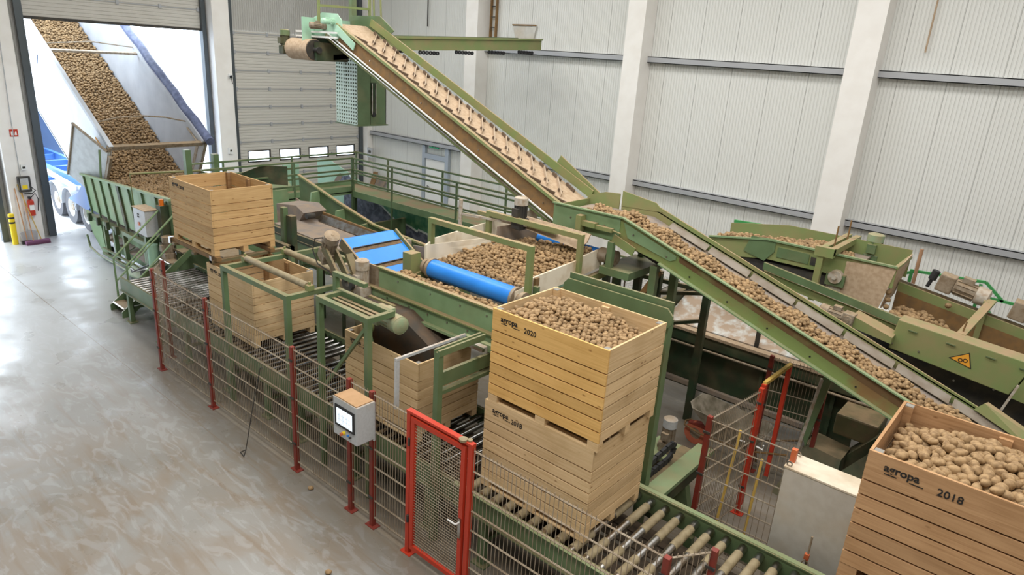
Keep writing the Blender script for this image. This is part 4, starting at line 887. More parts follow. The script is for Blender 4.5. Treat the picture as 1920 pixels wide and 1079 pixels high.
# green railing by the long wall
t = thing('wall_railing', 'bright green railing with an orange-brown pole by the long wall at the right', 'railing', (-1.6, 13.6, 0))
RG = mat('railing_green', (0.06, 0.30, 0.09), 0.45)
for a, b in (((-2.4, 13.6, 2.7), (-1.98, 13.6, 2.93)), ((-1.98, 13.6, 2.93), (-0.92, 13.6, 3.0)), ((-0.92, 13.6, 3.0), (-0.62, 13.6, 2.74)), ((-1.0, 13.6, 2.75), (0.5, 13.6, 2.72)), ((-1.0, 13.6, 2.72), (-0.7, 13.6, 2.45))): G().beam(a, b, 0.045).build('rail', RG, t)
for x in (-2.03, -0.98): G().box(x-.025, x+.025, 13.58, 13.62, 0, 2.95).build('upright', RG, t)
G().cyl((-1.95, 13.5, 0), (-1.95, 13.5, 3.36), 0.03, 10).build('pole', mat('rusty_pole', (0.42, 0.24, 0.14), 0.7), t)
G().beam((-5.4, 13.6, 3.15), (-3.6, 13.6, 3.22), 0.06).build('rail', RG, t)

# ---- sieve machine under the rising conveyor
t = thing('sieve_machine', 'dark green machine with a rust-speckled white sieve deck under the rising conveyor', 'sieve', (-4, 11.4, 0))
G().box(-5.7, -1.9, 11.25, 11.28, 0.35, 1.28).build('side_panel', GK, t)
for x in (-5.7, -4.7, -3.5, -2.3): G().box(x-.03, x+.03, 11.2, 11.26, 0.0, 1.35).build('panel_rib', GK, t)
g = G(); g.box(-5.75, -1.7, 11.1, 11.25, 1.30, 1.50); g.build('upper_beam', GK, t); G().box(-5.75, -1.7, 11.08, 11.24, 1.50, 1.55).build('beam_dust_strip', BELTB, t)
G().cyl((-5.7, 11.02, 1.28), (-1.6, 11.02, 1.28), 0.022, 10).build('handrail_pipe', MOT, t); G().box(-5.7, -2.4, 11.15, 11.24, 0.42, 0.50).build('lower_beam', BELTD, t)
G().prism([(-5.5, 11.3, 1.52), (-2.2, 11.3, 1.52), (-2.2, 12.1, 1.86), (-5.5, 12.1, 1.86)], (0, 0, 0.03)).build('sieve_deck', SIEVE, t)
G().prism([(-5.5, 12.12, 1.9), (-2.2, 12.12, 1.9), (-2.2, 12.5, 1.95), (-5.5, 12.5, 1.95)], (0, 0, 0.03)).build('sieve_cover', DARK, t)
g = G(); g.box(-5.6, -5.52, 11.2, 12.5, 1.3, 1.95); g.box(-2.2, -2.12, 11.2, 12.4, 1.3, 1.8); g.build('end_frame', GK, t)
G().box(-3.75, -3.68, 11.28, 11.32, 1.5, 1.95).build('stay', DARK, t); G().tube([(-5.5, 12.0, 1.98), (-5.2, 12.15, 2.1), (-2.6, 12.15, 2.08)], 0.03, 8).build('pipe', DARK, t)
t = thing('vibrating_tray', 'grey speckled flat tray on a dark frame behind the two-box stack', 'tray', (-5.9, 11.2, 1.8))
G().prism([(-6.9, 10.9, 2.0), (-5.75, 10.9, 2.0), (-5.6, 11.9, 2.12), (-6.8, 11.9, 2.12)], (0, 0, 0.03)).build('tray_plate', mat('speckled_sheet', (0.22, 0.21, 0.2), 0.6, c2=(0.42, 0.41, 0.38), scale=26, detail=2), t)
G().box(-6.9, -5.7, 10.86, 10.9, 1.78, 2.02).build('tray_front', SIEVE, t)
for x in (-6.8, -5.75): G().box(x-.05, x+.05, 10.92, 11.0, 0, 2.0).build('leg', GK, t)
t = thing('steel_support_frame', 'dark green criss-cross support frame behind the potato stack', 'steel frame', (-5.2, 10.4, 0))
for x, y in ((-6.3, 10.3), (-5.25, 10.3), (-4.5, 10.7)): G().box(x-.06, x+.06, y-.05, y+.05, 0, 2.75).build('upright', GK, t)
G().beam((-5.9, 10.25, 1.6), (-5.2, 10.25, 2.75), 0.05, 0.09).build('diagonal', BROWN, t)
G().beam((-5.25, 10.3, 1.75), (-4.5, 10.7, 1.95), 0.06).build('cross_bar', GK, t); G().beam((-5.25, 10.3, 2.35), (-4.5, 10.7, 2.45), 0.06).build('cross_bar', GK, t); G().beam((-6.3, 10.3, 2.55), (-4.5, 10.5, 2.55), 0.07).build('cross_bar', GK, t)
G().cyl((-5.85, 10.2, 1.5), (-5.85, 10.2, 2.8), 0.015, 8).build('threaded_rod', MOT, t)

# ---- lower right machines seen between fence and conveyor
t = thing('waste_conveyor', 'dark green waste conveyor with a leaning pale green chute beyond the inner cage', 'conveyor', (-2.1, 10.2, 0))
G().prism([(-2.37, 9.98, 1.0), (-2.27, 9.98, 0.75), (-2.12, 9.98, 1.95), (-2.24, 9.98, 1.95)], (0.0, 0.05, 0)).build('leaning_chute', GR, t)
G().cyl((-2.4, 10.0, 0.3), (-2.25, 10.0, 1.9), 0.03, 8).build('pipe', MOTW, t)
G().prism([(-2.5, 9.6, 0.0), (-1.7, 9.5, 0.0), (-1.75, 10.0, 0.75), (-2.3, 10.1, 0.75)], (0.0, 0.5, 0)).build('dark_hopper', GK, t)
G().box(-2.05, -1.45, 10.45, 11.1, 0.9, 1.25).build('dusty_housing', GOL, t, bevel=0.03)
G().prism([(-1.9, 10.3, 0.5), (-1.35, 10.3, 1.25), (-1.25, 10.3, 1.2), (-1.55, 10.3, 0.45)], (0, 0.4, 0)).build('dusty_guard', GK, t)
G().prism([(-1.95, 9.6, .35), (-1.45, 10.1, 0.95), (-1.3, 10.1, .85), (-1.7, 9.6, .2)], (0.1, 0.35, 0)).build('side_chute', GK, t)
G().beam((-1.05, 10.9, 0.5), (-0.9, 10.7, 0.0), 0.04).build('foot', GK, t)
t = thing('transfer_rail', 'light green rail with a black cable chain running away from the rollers', 'rail', (-3.3, 7.8, 0))
G().box(-3.42, -3.16, 6.98, 8.7, 0.78, 0.84).build('rail_top', GL, t); G().box(-3.36, -3.2, 6.98, 8.7, 0.55, 0.78).build('rail_web', GK, t)
G().prism([(-3.4, 7.95, 0.02), (-3.05, 7.95, 0.02), (-3.2, 7.95, .55), (-3.34, 7.95, .55)], (0, 0.12, 0)).build('foot', GR, t)
G().box(-3.45, -3.0, 7.85, 8.15, 0, 0.02).build('foot_plate', GL, t)
pts = [(-3.5, 7.2+0.14*i, 0.88) for i in range(6)]+[(-3.5, 8.02, 0.93), (-3.5, 8.06, 1.02), (-3.5, 8.0, 1.08)]+[(-3.5, 7.92-.14*i, 1.10-.01*i) for i in range(6)]
for a, b in zip(pts[:-1], pts[1:]): G().beam(Vector(a), Vector(a)+(Vector(b)-Vector(a))*0.85, 0.09, 0.045, up=(1, 0, 0)).build('chain_link', RUB, t)
G().box(-3.58, -3.43, 7.1, 8.5, 0.78, 0.82).build('chain_tray', GK, t)
t = thing('gear_motor_unit', 'small grey-capped upright motor on the floor behind the rail', 'motor', (-3.85, 8.6, 0))
G().box(-4.15, -3.6, 8.35, 8.9, 0.5, 0.56).build('plate', GL, t); G().box(-4.0, -3.8, 8.5, 8.7, 0, .5).build('foot', GK, t)
motor(t, (-3.86, 8.6, 0.72), (0, 0, 1), 0.40, 0.10, MOT, GREY)

# ================================================================ INNER CAGE, WHITE CABINET, TOOLS, BARROW
CP = [(-2.83, 7.44), (-2.68, 8.72), (-1.79, 7.46), (-3.0, 9.95), (-2.2, 10.1)]
CL = ['at the near left corner of the inner cage', 'with a clamp at the open gate of the inner cage', 'half hidden behind the white cabinet', 'dark red, at the far end of the inner cage', 'at the far right of the inner cage in the shade']
for (x, y), l, m in zip(CP, CL, (RED, REDD, ORG, RED, RED)): post('cage_post', 'red cage post ' + l, x, y, 2.03, m, 'red posts of the inner cage')
def cpan(label, i, j, **k): return mesh_panel(label, CP[i], CP[j], group='wire mesh panels of the inner cage', **k)
cpan('wire mesh cage side running away behind the roller conveyor', 0, 1, step=0.045)
cpan('wire mesh cage side between the cage corner and the white cabinet', 0, 2, step=0.07)
cpan('shaded wire mesh cage panel at the far end', 3, 4)
t = thing('cage_door', 'open mesh door of the inner cage with a tan top bar and white lever handles', 'gate', (-2.68, 8.8, 0))
g = G(); g.box(-2.72, -2.66, 8.8, 8.86, 0.1, 2.05); g.box(-2.72, -2.66, 9.8, 9.86, 0.1, 2.0); g.build('door_frame', REDD, t); G().beam((-2.69, 8.83, 2.06), (-2.69, 9.86, 2.02), 0.05).build('top_bar', STICKY, t)
G().tube([(-2.60, 8.72, 1.15), (-2.5, 8.7, 1.15), (-2.5, 8.7, 1.22)], 0.012, 6).build('lever_handle', HWHITE, t); G().tube([(-2.76, 8.72, 1.15), (-2.85, 8.7, 1.15), (-2.85, 8.7, 1.22)], 0.012, 6).build('lever_handle', HWHITE, t)
t = thing('white_cabinet', 'white sheet cabinet with a dusty top behind the roller conveyor, left of the rightmost box', 'cabinet', (-1.82, 7.3, 0))
G().box(-1.82, -0.98, 7.3, 7.66, 0.0, 1.85).build('body', WHITE, t, bevel=0.006); G().box(-1.83, -0.97, 7.29, 7.67, 1.85, 1.87).build('top', PALE, t)
for y in (7.32, 7.62): G().ring((-1.78, y, 1.9), (0, 1, 0), 0.035, 0.022, 0.012, 12).build('lifting_eye', STEEL, t)
t = thing('cable_lead', 'thin rod with an orange clip in front of the white cabinet', 'rod', (-1.33, 7.1, 0))
G().cyl((-1.33, 7.1, 0), (-1.33, 7.1, 1.28), 0.012, 8).build('stem', MOT, t); G().box(-1.36, -1.31, 7.07, 7.11, 0.98, 1.05).build('clip', ORG, t); G().ring((-1.33, 7.07, 0.93), (0, 1, 0), 0.04, 0.032, 0.01).build('ring', BROWN, t)
def tool(name, label, cat, x, y, h, tx, ty, hm, blade):
    t = thing(name, label, cat, (x, y, 0)); G().cyl((x, y, 0.12), (tx, ty, h), 0.018, 8).build('handle', hm, t)
    blade(x, y, t)
tool('shovel', 'shovel with a grey blade leaning inside the inner cage, nearer its corner', 'shovel', -2.62, 7.7, 1.72, -2.60, 7.95, STICKY,
     lambda x, y, t: G().prism([(x-.14, y, 0.01), (x+.16, y-.02, 0.01), (x+.13, y+.05, .36), (x, y+.06, 0.42), (x-.13, y+.05, .36)], (0, .015, 0)).build('blade', BARROW, t))
tool('scraper', 'yellow-handled scraper leaning inside the inner cage, beside the white cabinet', 'scraper', -2.25, 7.75, 1.42, -2.28, 8.0, STICKY,
     lambda x, y, t: G().box(x-.18, x+.18, y-.02, y+.01, 0.0, .12).build('blade', BARROW, t))
# wheelbarrow
t = thing('wheelbarrow', 'old wheelbarrow with an orange-red wheel beside the dark green sieve machine', 'wheelbarrow', (-3.9, 10.3, 0))
bx, by = -3.40, 10.05
g = G(); top = [(-.62, -.34, .80), (.45, -.34, .70), (.55, -.28, .68), (.55, .28, .68), (.45, .34, .70), (-.62, .34, .80), (-.72, .22, .84), (-.72, -.22, .84)]
bot = [(-.28, -.17, .36), (.32, -.17, .36), (.36, -.1, .36), (.36, .1, .36), (.32, .17, .36), (-.28, .17, .36), (-.32, .1, .38), (-.32, -.1, .38)]
o_ = [(bx+x, by+y, z) for x, y, z in top]+[(bx+x, by+y, z) for x, y, z in bot]; i_ = [(bx+x*.97, by+y*.95, z) for x, y, z in top]+[(bx+x*.96, by+y*.94, z+.02) for x, y, z in bot]
n = 8; g.add(o_+i_, [(k, (k+1) % n, n+(k+1) % n, n+k) for k in range(n)]+[tuple(range(n, 2*n))]+[(2*n+k, 3*n+k, 3*n+(k+1) % n, 2*n+(k+1) % n) for k in range(n)]+[tuple(reversed(range(3*n, 4*n)))]+[(k, 2*n+k, 2*n+(k+1) % n, (k+1) % n) for k in range(n)])
g.build('tray', BARROW, t, smooth=True)
wh = G().ring((bx-.62, by, .2), (0, 1, 0), 0.2, 0.10, 0.09, 24).build('tyre', mat('orange_tyre', (0.48, 0.13, 0.07), 0.8), t, smooth=True); G().cyl((bx-.62, by-.03, .2), (bx-.62, by+.03, .2), 0.105, 16).build('wheel_hub', MOT, t)
for s in (-1, 1):
    G().tube([(bx-.84, by+.0, .34), (bx-.80, by+.12*s, .33), (bx-.5, by+.16*s, .30), (bx+.3, by+.22*s, .36), (bx+.95, by+.3*s, .62)], 0.016, 8).build('handle_tube', BROWN, t)
    G().beam((bx+.32, by+.2*s, .36), (bx+.38, by+.22*s, 0.0), 0.03).build('leg', BROWN, t)
G().prism([(bx-.78, by-.06, .36), (bx-.42, by-.06, .46), (bx-.36, by-.06, .36)], (0, .12, 0)).build('mudguard', RED, t)

# ================================================================ DUSTY BELT, BUNKER AND WALKWAY (centre left)
t = thing('dusty_belt_conveyor', 'wide dusty brown belt conveyor right of the lifted wooden box', 'conveyor', (-11.5, 8, 0))
def dz_(x): return 2.30-(x+13.2)*0.02
g = G(); g.prism([(-13.3, 7.75, 2.3), (-10.2, 7.75, 2.24), (-10.2, 7.75, 2.22), (-13.3, 7.75, 2.28)], (0, .95, 0)); g.build('belt', BELTD, t)
g = G(); g.box(-13.3, -10.2, 7.68, 7.74, 2.12, 2.26); g.box(-13.3, -10.2, 7.66, 7.72, 2.1, 2.14); g.build('near_rail', GK, t)
G().box(-13.2, -10.0, 7.7, 7.73, 1.7, 2.12).build('side_panel', GL, t)
G().prism([(-12.9, 8.72, 2.50), (-10.3, 8.72, 2.42), (-10.3, 8.72, 2.24), (-12.9, 8.72, 2.28)], (0, .04, 0)).build('far_board', BROWN, t)
G().prism([(-12.9, 8.6, 2.30), (-10.9, 8.6, 2.28), (-10.9, 8.70, 2.40), (-12.9, 8.70, 2.44)], (0, 0, .01)).build('steel_liner', STEEL, t)
for x in (-12.8, -10.4):
    for y in (7.8, 8.6): G().box(x-.05, x+.05, y-.04, y+.04, 0, 2.15).build('leg', GK, t)
G().prism([(-14.1, 8.3, 1.95), (-13.3, 8.3, 2.15), (-13.0, 8.3, 2.5), (-13.3, 8.3, 2.62), (-14.1, 8.3, 2.52)], (0, .6, 0)).build('feed_hood', BELTD, t)
G().cyl((-12.9, 8.5, 2.45), (-12.9, 8.3, 2.45), 0.06, 12).build('roller_stub', DARK, t)
G().prism([(-9.9, 7.35, 2.2), (-8.9, 7.35, 2.5), (-8.9, 7.35, 2.2), (-9.6, 7.35, 1.9)], (0, .05, 0)).build('small_guard', PALE, t)
t = thing('white_chute', 'white plastic chute behind the guide frame pipes, left of the filler arm', 'chute', (-9.3, 7.1, 0))
G().prism([(-10.2, 7.0, 2.3), (-9.0, 7.0, 2.48), (-9.0, 7.0, 2.0), (-10.0, 7.0, 1.9)], (0, .02, 0)).build('front_panel', WHITE, t)
G().prism([(-10.3, 7.55, 2.62), (-8.9, 7.55, 2.78), (-8.9, 7.5, 2.5), (-10.2, 7.5, 2.3)], (0, .03, 0)).build('rear_panel', PALE, t)
G().prism([(-10.2, 7.02, 2.0), (-9.0, 7.02, 2.1), (-9.0, 7.55, 2.45), (-10.2, 7.55, 2.3)], (0, 0, .02)).build('slide', WHITE, t)
for x in (-10.1, -9.1): G().box(x, x+.05, 7.2, 7.25, 0, 2.0).build('leg', GK, t)

t = thing('potato_bunker', 'big green storage bunker with sloping walls and ribs below the walkway', 'bunker', (-13, 11, 0))
top = [(-15.04, 2.91), (-14.24, 2.72), (-13.4, 2.52), (-12.04, 2.24), (-10.34, 2.16), (-9.0, 2.06)]
G().prism([(x, 9.5, z) for x, z in top]+[(-9.0, 9.5, 0.6), (-14.9, 9.5, 0.6)], (0, .03, 0)).build('front_wall', GR, t)
g = G()
for (x0, z0), (x1, z1) in zip(top[:-1], top[1:]): g.beam((x0, 9.5, z0+.02), (x1, 9.5, z1+.02), 0.08, 0.04)
g.build('rim', GD, t)
for x, zt in ((-14.2, 2.68), (-13.2, 2.42), (-12.3, 2.26), (-11.4, 2.2)):
    G().prism([(x, 9.5, zt), (x, 9.28, zt-.02), (x, 8.95, 0.9), (x, 9.5, 0.9)], (0.06, 0, 0)).build('rib', GL if x < -13 else GR, t)
G().prism([(-14.9, 9.3, 2.4), (-13.0, 9.3, 1.9), (-12.0, 9.3, 1.2), (-14.9, 9.3, 1.2)], (0, .03, 0)).build('inner_slope', BELTD, t)
G().box(-15.0, -14.9, 9.4, 12.9, 0.5, 1.4).build('end_wall', GR, t)
G().prism([(-19.34, 12.93, 2.49), (-18.75, 12.93, 2.57), (-17.63, 12.93, 2.29), (-16.7, 12.93, 1.98), (-16.4, 12.93, 1.9), (-9.0, 12.93, 1.9), (-9.0, 12.93, 0.3), (-19.34, 12.93, 0.3)], (0, .03, 0)).build('rear_wall', GM, t)
# printed picture of a breaking wave on the rear wall (plain generic surf)
crest = [(-16.95, 1.88), (-16.39, 1.66), (-16.0, 1.55), (-15.63, 1.37), (-15.31, 1.20), (-15.0, 1.22), (-14.71, 1.17), (-14.4, 1.08), (-14.35, 1.16), (-13.91, 1.10), (-13.5, 1.02)]
G().prism([(-17.9, 12.915, 1.88)]+[(x, 12.915, z) for x, z in crest]+[(-13.4, 12.915, .4), (-17.9, 12.915, .4)], (0, .008, 0)).build('picture_dark_water', MURD, t)
G().prism([(x, 12.913, z) for x, z in crest]+[(-12.9, 12.913, .5), (-9.3, 12.913, .5), (-9.3, 12.913, 1.88)], (0, .008, 0)).build('picture_green_water', MURG, t)
G().prism([(x, 12.905, z+.04+.015*math.sin(19*x)) for x, z in crest]+[(x, 12.905, z-.03+.012*math.sin(23*x)) for x, z in reversed(crest)], (0, .006, 0)).build('picture_foam', MURW, t)
G().prism([(-18.2, 12.915, 1.9), (-18.0, 12.915, 2.12), (-17.6, 12.915, 2.24), (-17.3, 12.915, 2.1), (-16.95, 12.915, 1.9)], (0, .01, 0)).build('picture_dark_water', MURD, t)
G().prism([(-17.62, 12.91, 2.27), (-17.3, 12.91, 2.13), (-16.9, 12.91, 1.93), (-16.95, 12.91, 1.89), (-17.35, 12.91, 2.07), (-17.6, 12.91, 2.2)], (0, .01, 0)).build('picture_foam', MURW, t)
G().prism([(-18.5, 12.91, 1.75), (-18.35, 12.91, 2.0), (-18.1, 12.91, 2.22), (-17.95, 12.91, 2.2), (-18.05, 12.91, 2.02), (-18.2, 12.91, 1.95), (-18.3, 12.91, 1.75)], (0, .01, 0)).build('picture_rock', BELTD, t)
for x in (-18.8, -15.0, -12.5, -9.1): G().box(x-.05, x+.05, 12.97, 13.03, 0, 1.3 if x > -16 else 2.0).build('leg', GR, t)
G().box(-11.4, -9.0, 9.3, 9.36, 1.5, 1.6).build('stiffener', GD, t)
G().box(-10.6, -10.5, 9.2, 9.26, 1.9, 2.3).build('spindle', MOTW, t); G().box(-10.75, -10.65, 9.2, 9.26, 2.0, 2.1).build('sensor', GM, t)

def railing(t, pts, floor, top, mids, posts, m=GR, r=0.045):
    for dz in [0]+mids:
        for a, b in zip(pts[:-1], pts[1:]): G().beam((a[0], a[1], top-dz), (b[0], b[1], top-dz), r).build('handrail' if dz == 0 else 'knee_rail', m, t)
    for x, y, zb in posts: G().box(x-.022, x+.022, y-.022, y+.022, zb, top).build('stanchion', m, t)
t = thing('walkway', 'green raised walkway with double railings crossing above the bunker', 'walkway', (-16, 12, 0))
WZ = 2.06; WT = 3.02
G().prism([(-17.1, 7.6, WZ-.03), (-16.2, 7.6, WZ-.03), (-16.2, 12.0, WZ-.03), (-9.1, 12.0, WZ-.03), (-9.1, 12.8, WZ-.03), (-17.1, 12.8, WZ-.03)], (0, 0, .03)).build('deck', mat('dusty_deck', (0.30, 0.22, 0.13), 0.9, c2=(0.20, 0.26, 0.13), scale=1.6), t)
g = G(); g.box(-16.24, -16.2, 7.6, 12.0, WZ-.08, WZ+.15); g.box(-16.2, -9.1, 11.98, 12.02, WZ-.16, WZ+.02); g.build('near_fascia', GL, t)
g = G(); g.box(-17.12, -17.08, 7.6, 12.8, WZ-.15, WZ+.12); g.box(-17.1, -9.1, 12.78, 12.82, WZ-.12, WZ+.02); g.build('far_kick_board', GL, t)
railing(t, [(-16.2, 7.6), (-16.2, 12.0), (-9.4, 12.0)], WZ, WT, [0.33, 0.64], [(-16.2, y, WZ) for y in (8.2, 10.1)]+[(-14.45, 12, 0), (-11.95, 12, 0), (-9.5, 12, WZ)])
railing(t, [(-17.1, 7.6), (-17.1, 12.8), (-9.2, 12.8)], WZ, WT, [0.33, 0.64], [(-17.1, y, WZ) for y in (8.6, 10.6)]+[(-17.1, 12.8, WZ)]+[(x, 12.8, WZ) for x in (-15.6, -13.3, -11.0, -9.3)])
g = G(); g.box(-16.235, -16.165, 11.965, 12.035, 0, WT); g.build('corner_post', GR, t)
for x, y in ((-17.05, 12.7), (-17.05, 8.0), (-9.2, 12.7), (-16.25, 8.0)): G().box(x-.05, x+.05, y-.05, y+.05, 0, WZ-.03).build('leg', GR, t)
t = thing('high_railing', 'short green railing section right behind the elevator foot', 'railing', (-8.9, 12.9, 0))
railing(t, [(-10.4, 13.0), (-6.6, 13.0)], 1.6, 2.86, [0.45, 0.9], [(-10.35, 13, 0), (-8.7, 13, 0), (-6.7, 13, 0)])
t = thing('step_stool', 'small dark green step frame in front of the white door', 'step', (-18, 16.6, 0))
G().box(-18.7, -17.4, 16.0, 16.6, 0.72, 0.78).build('tread', GK, t)
for x in (-18.65, -17.45):
    for y in (16.05, 16.55): G().box(x-.03, x+.03, y-.03, y+.03, 0, .72).build('leg', GK, t)
t = thing('light_green_hopper', 'pale green sloping hopper wall in front of the closed sectional door', 'hopper', (-18.5, 10.5, 0))
G().prism([(-18.6, 11.2, 2.52), (-18.6, 11.75, 2.52), (-18.6, 11.75, 0.3), (-18.6, 11.2, 0.3)], (.04, 0, 0)).build('tall_plate', GM, t)
G().prism([(-18.4, 9.0, 1.72), (-18.4, 11.2, 2.1), (-18.4, 11.2, 0.4), (-18.4, 9.0, 0.4)], (.04, 0, 0)).build('side_wall', GL, t)
G().prism([(-18.4, 9.0, 1.72), (-17.4, 9.0, 1.3), (-17.4, 11.2, 1.5), (-18.4, 11.2, 2.1)], (.0, 0, 0.03)).build('slope', GL, t)
for y in (9.1, 11.1): G().box(-18.35, -18.28, y, y+.07, 0, .5).build('leg', GR, t)
t = thing('timber_offcuts', 'brown boards leaning on the wall in the corner left of the white door', 'boards', (-22.3, 17.9, 0))
G().prism([(-22.7, 17.6, 0.0), (-22.2, 17.6, 0.0), (-22.05, 18.05, 0.95), (-22.6, 18.05, 0.95)], (0, .04, 0)).build('board', BELTD, t)
G().prism([(-23.0, 17.7, 0.0), (-22.72, 17.7, 0.0), (-22.7, 18.08, 1.1), (-22.98, 18.08, 1.1)], (0, .03, 0)).build('board', W_OLD, t)
t = thing('wall_switch_box', 'small grey switch box with a chain on the corner column', 'switch box', (-22.9, 17.9, 1.9))
G().box(-23.1, -22.75, 17.85, 17.94, 1.7, 2.1).build('housing', GREY, t); G().box(-22.98, -22.86, 17.82, 17.85, 1.9, 2.0).build('dial', DARK, t)

# ================================================================ STAIRS
t = thing('access_stairs', 'green steel stairs with tube handrails beside the far end of the roller conveyor', 'stairs', (-16, 5.4, 0))
sx0, sx1, sy0 = -16.2, -15.55, 5.3
for x in (sx0, sx1): g = G(); g.prism([(x-.015, sy0-.05, 0), (x-.015, sy0+.14, 0), (x-.015, sy0+1.72, 1.30), (x-.015, sy0+1.6, 1.36), (x-.015, sy0-.05, .14)], (.03, 0, 0)); g.build('stringer', GR, t)
for k in range(6):
    y = sy0+.02+k*.27; z = .2+k*.215; o_ = G().box(sx0+.02, sx1-.02, y, y+.24, z-.03, z).build('tread', MOT, t); G().cyl((sx0+.02, y, z-.015), (sx1-.02, y, z-.015), 0.022, 8).build('nosing', STEEL, o_)
G().box(sx0, -13.4, sy0+1.65, sy0+2.4, 1.42, 1.46).build('landing', MOT, t)
for x, y in ((sx0+.05, sy0+2.3), (-13.5, sy0+2.3), (-14.6, 7.2)): G().box(x-.04, x+.04, y-.04, y+.04, 0, 1.42).build('leg', GR, t)
for x, b in ((sx0-.03, 0.0), (sx1+.04, 0.0)):
    G().tube([(x, 5.45, b+.05), (x, 5.45, 1.2), (x, 6.75, 2.36), (x, 7.6, 2.5)], 0.024, 8).build('handrail', GL, t)
    G().tube([(x, 5.45, 0.65), (x, 6.8, 1.85), (x, 7.6, 1.95)], 0.02, 8).build('knee_rail', GL, t)
G().box(sx1+.3, sx1+.38, 5.3, 5.38, 0, .95).build('guard_post', GR, t)

# ================================================================ INTAKE HOPPER
t = thing('intake_hopper', 'long green intake hopper under the tipped trailer', 'hopper', (-19, 7, 0))
IY = 6.72
def itop(x): return 2.16+(x+21.5)*0.05
G().prism([(-21.5, IY, 2.16), (-15.9, IY, itop(-15.9)), (-15.9, IY+.0, 1.5), (-17.0, IY, 1.2), (-21.1, IY, 1.2)], (0, .03, 0)).build('upper_wall', GL, t)
g = G(); g.beam((-21.55, IY-.03, 2.17), (-15.9, IY-.03, itop(-15.9)+.01), 0.09, 0.05); g.build('rim', GL, t)
for i, x in enumerate((-21.45, -20.85, -20.25, -19.65, -19.1, -18.4, -17.6, -16.8)):
    m = GR if i != 4 else GK; w2 = 0.05 if i != 4 else 0.14
    G().prism([(x, IY-.045, itop(x)-.02), (x+w2, IY-.045, itop(x)-.02), (x+.35+w2, IY-.045, 1.12), (x+.35, IY-.045, 1.12)], (0, .04, 0)).build('rib', m, t)
G().box(-21.2, -16.2, IY-.14, IY, 1.02, 1.12).build('middle_rail', GR, t)
G().prism([(-21.5, IY-.05, 1.15), (-21.2, IY-.05, .55), (-20.6, IY-.05, .12), (-20.3, IY-.05, .12), (-20.5, IY-.05, 1.0)], (0, .06, 0)).build('end_plate', GL, t)
G().prism([(-20.5, IY+.2, 1.05), (-16.6, IY+.2, 1.05), (-16.2, IY+.2, .15), (-20.2, IY+.2, .15)], (0, .05, 0)).build('lower_wall', GL, t)
G().prism([(-20.4, IY+.0, .55), (-18.9, IY, .5), (-18.9, IY+.25, .62), (-20.4, IY+.25, .7)], (0, 0, .02)).build('dusty_ledge', BELTD, t)
G().prism([(-18.8, IY-.02, .5), (-17.0, IY-.02, .42), (-17.0, IY+.25, .6), (-18.8, IY+.25, .62)], (0, 0, .02)).build('dusty_ledge', BELTD, t)
for x in (-20.2, -19.55, -18.9, -17.6): G().prism([(x, IY-.1, 1.02), (x+.09, IY-.1, 1.02), (x+.14, IY-.1, .15), (x+.05, IY-.1, .15)], (0, .1, 0)).build('lower_rib', GR, t)
g = G(); g.tube([(-21.2, IY-.2, .5), (-21.0, IY-.22, .2), (-20.4, IY-.22, .1), (-17.5, IY-.2, .12)], 0.03, 8); g.build('bumper_tube', GR, t)
g = G(); g.box(-20.3, -17.0, IY-.16, IY-.10, .14, .2); g.box(-20.3, -17.0, IY-.16, IY-.10, .3, .34); g.build('lower_beam', GR, t)
for i in range(4): G().box(-20.9+i*.62, -20.8+i*.62, IY-.22, IY-.14, .98, 1.2).build('coupling', GK, t)
for x in (-20.7, -17.3):
    G().cyl((x, IY+.1, .1), (x, IY+.25, .1), 0.1, 14).build('castor', RUB, t)
    G().cyl((x, 9.4, .1), (x, 9.5, .1), 0.1, 14).build('castor', RUB, t)
G().prism([(-21.5, 9.7, 2.1), (-15.9, 9.7, 2.3), (-15.9, 9.7, .2), (-21.2, 9.7, .2)], (0, .03, 0)).build('far_wall', GL, t)
G().box(-15.95, -15.9, IY, 9.7, 0.6, 2.4).build('front_wall', GL, t)
G().prism([(-21.3, IY+.05, 1.0), (-16.0, IY+.05, 1.2), (-16.0, 9.65, 1.2), (-21.3, 9.65, 1.0)], (0, 0, .03)).build('hopper_floor', BELTD, t)
G().tube([(-17.9, IY-.1, 1.75), (-17.9, IY-.1, 2.75), (-16.9, 8.8, 2.85)], 0.03, 6).build('rubber_flap_frame', GD, t)
for x, y, z in ((-17.0, 7.65, 3.4), (-17.0, 8.35, 3.25)): G().box(x-.07, x+.07, y-.07, y+.07, 2.3, z).build('corner_post', GR, t)
G().box(-17.07, -16.93, 7.5, 8.5, 2.2, 2.3).build('post_beam', GR, t)
G().tube([(-20.2, IY+.0, 2.1), (-20.3, IY+.1, 3.0)], 0.03, 6).build('stay', GR, t)
G().prism([(-16.9, 8.5, 2.6), (-16.3, 9.2, 3.0), (-15.9, 9.7, 3.0), (-15.9, 9.7, 2.5)], (0.03, 0, 0)).build('gusset', GK, t)
G().cyl((-16.2, IY-.12, 2.28), (-16.2, IY-.12, 2.42), 0.055, 12).build('beacon', mat('amber_lens', (0.75, 0.18, 0.02), 0.3), t); G().box(-16.3, -16.1, IY-.2, IY-.02, 1.5, 2.28).build('beacon_bracket', GK, t)
G().cyl((-16.5, IY-.3, 1.3), (-16.5, IY-.3, .75), 0.12, 14).build('oil_filter', GM, t); motor(t, (-16.0, IY-.15, 1.2), (0, 0, 1), .4, .12, MOT)
G().box(-17.3, -17.1, IY-.35, IY-.05, .3, .5).build('valve_block', DARK, t)
G().prism([(-18.4, IY-.35, .1), (-16.4, IY-.35, .25), (-16.2, IY-.1, .45), (-18.2, IY-.1, .3)], (0, 0, .04)).build('drawbar', GL, t)
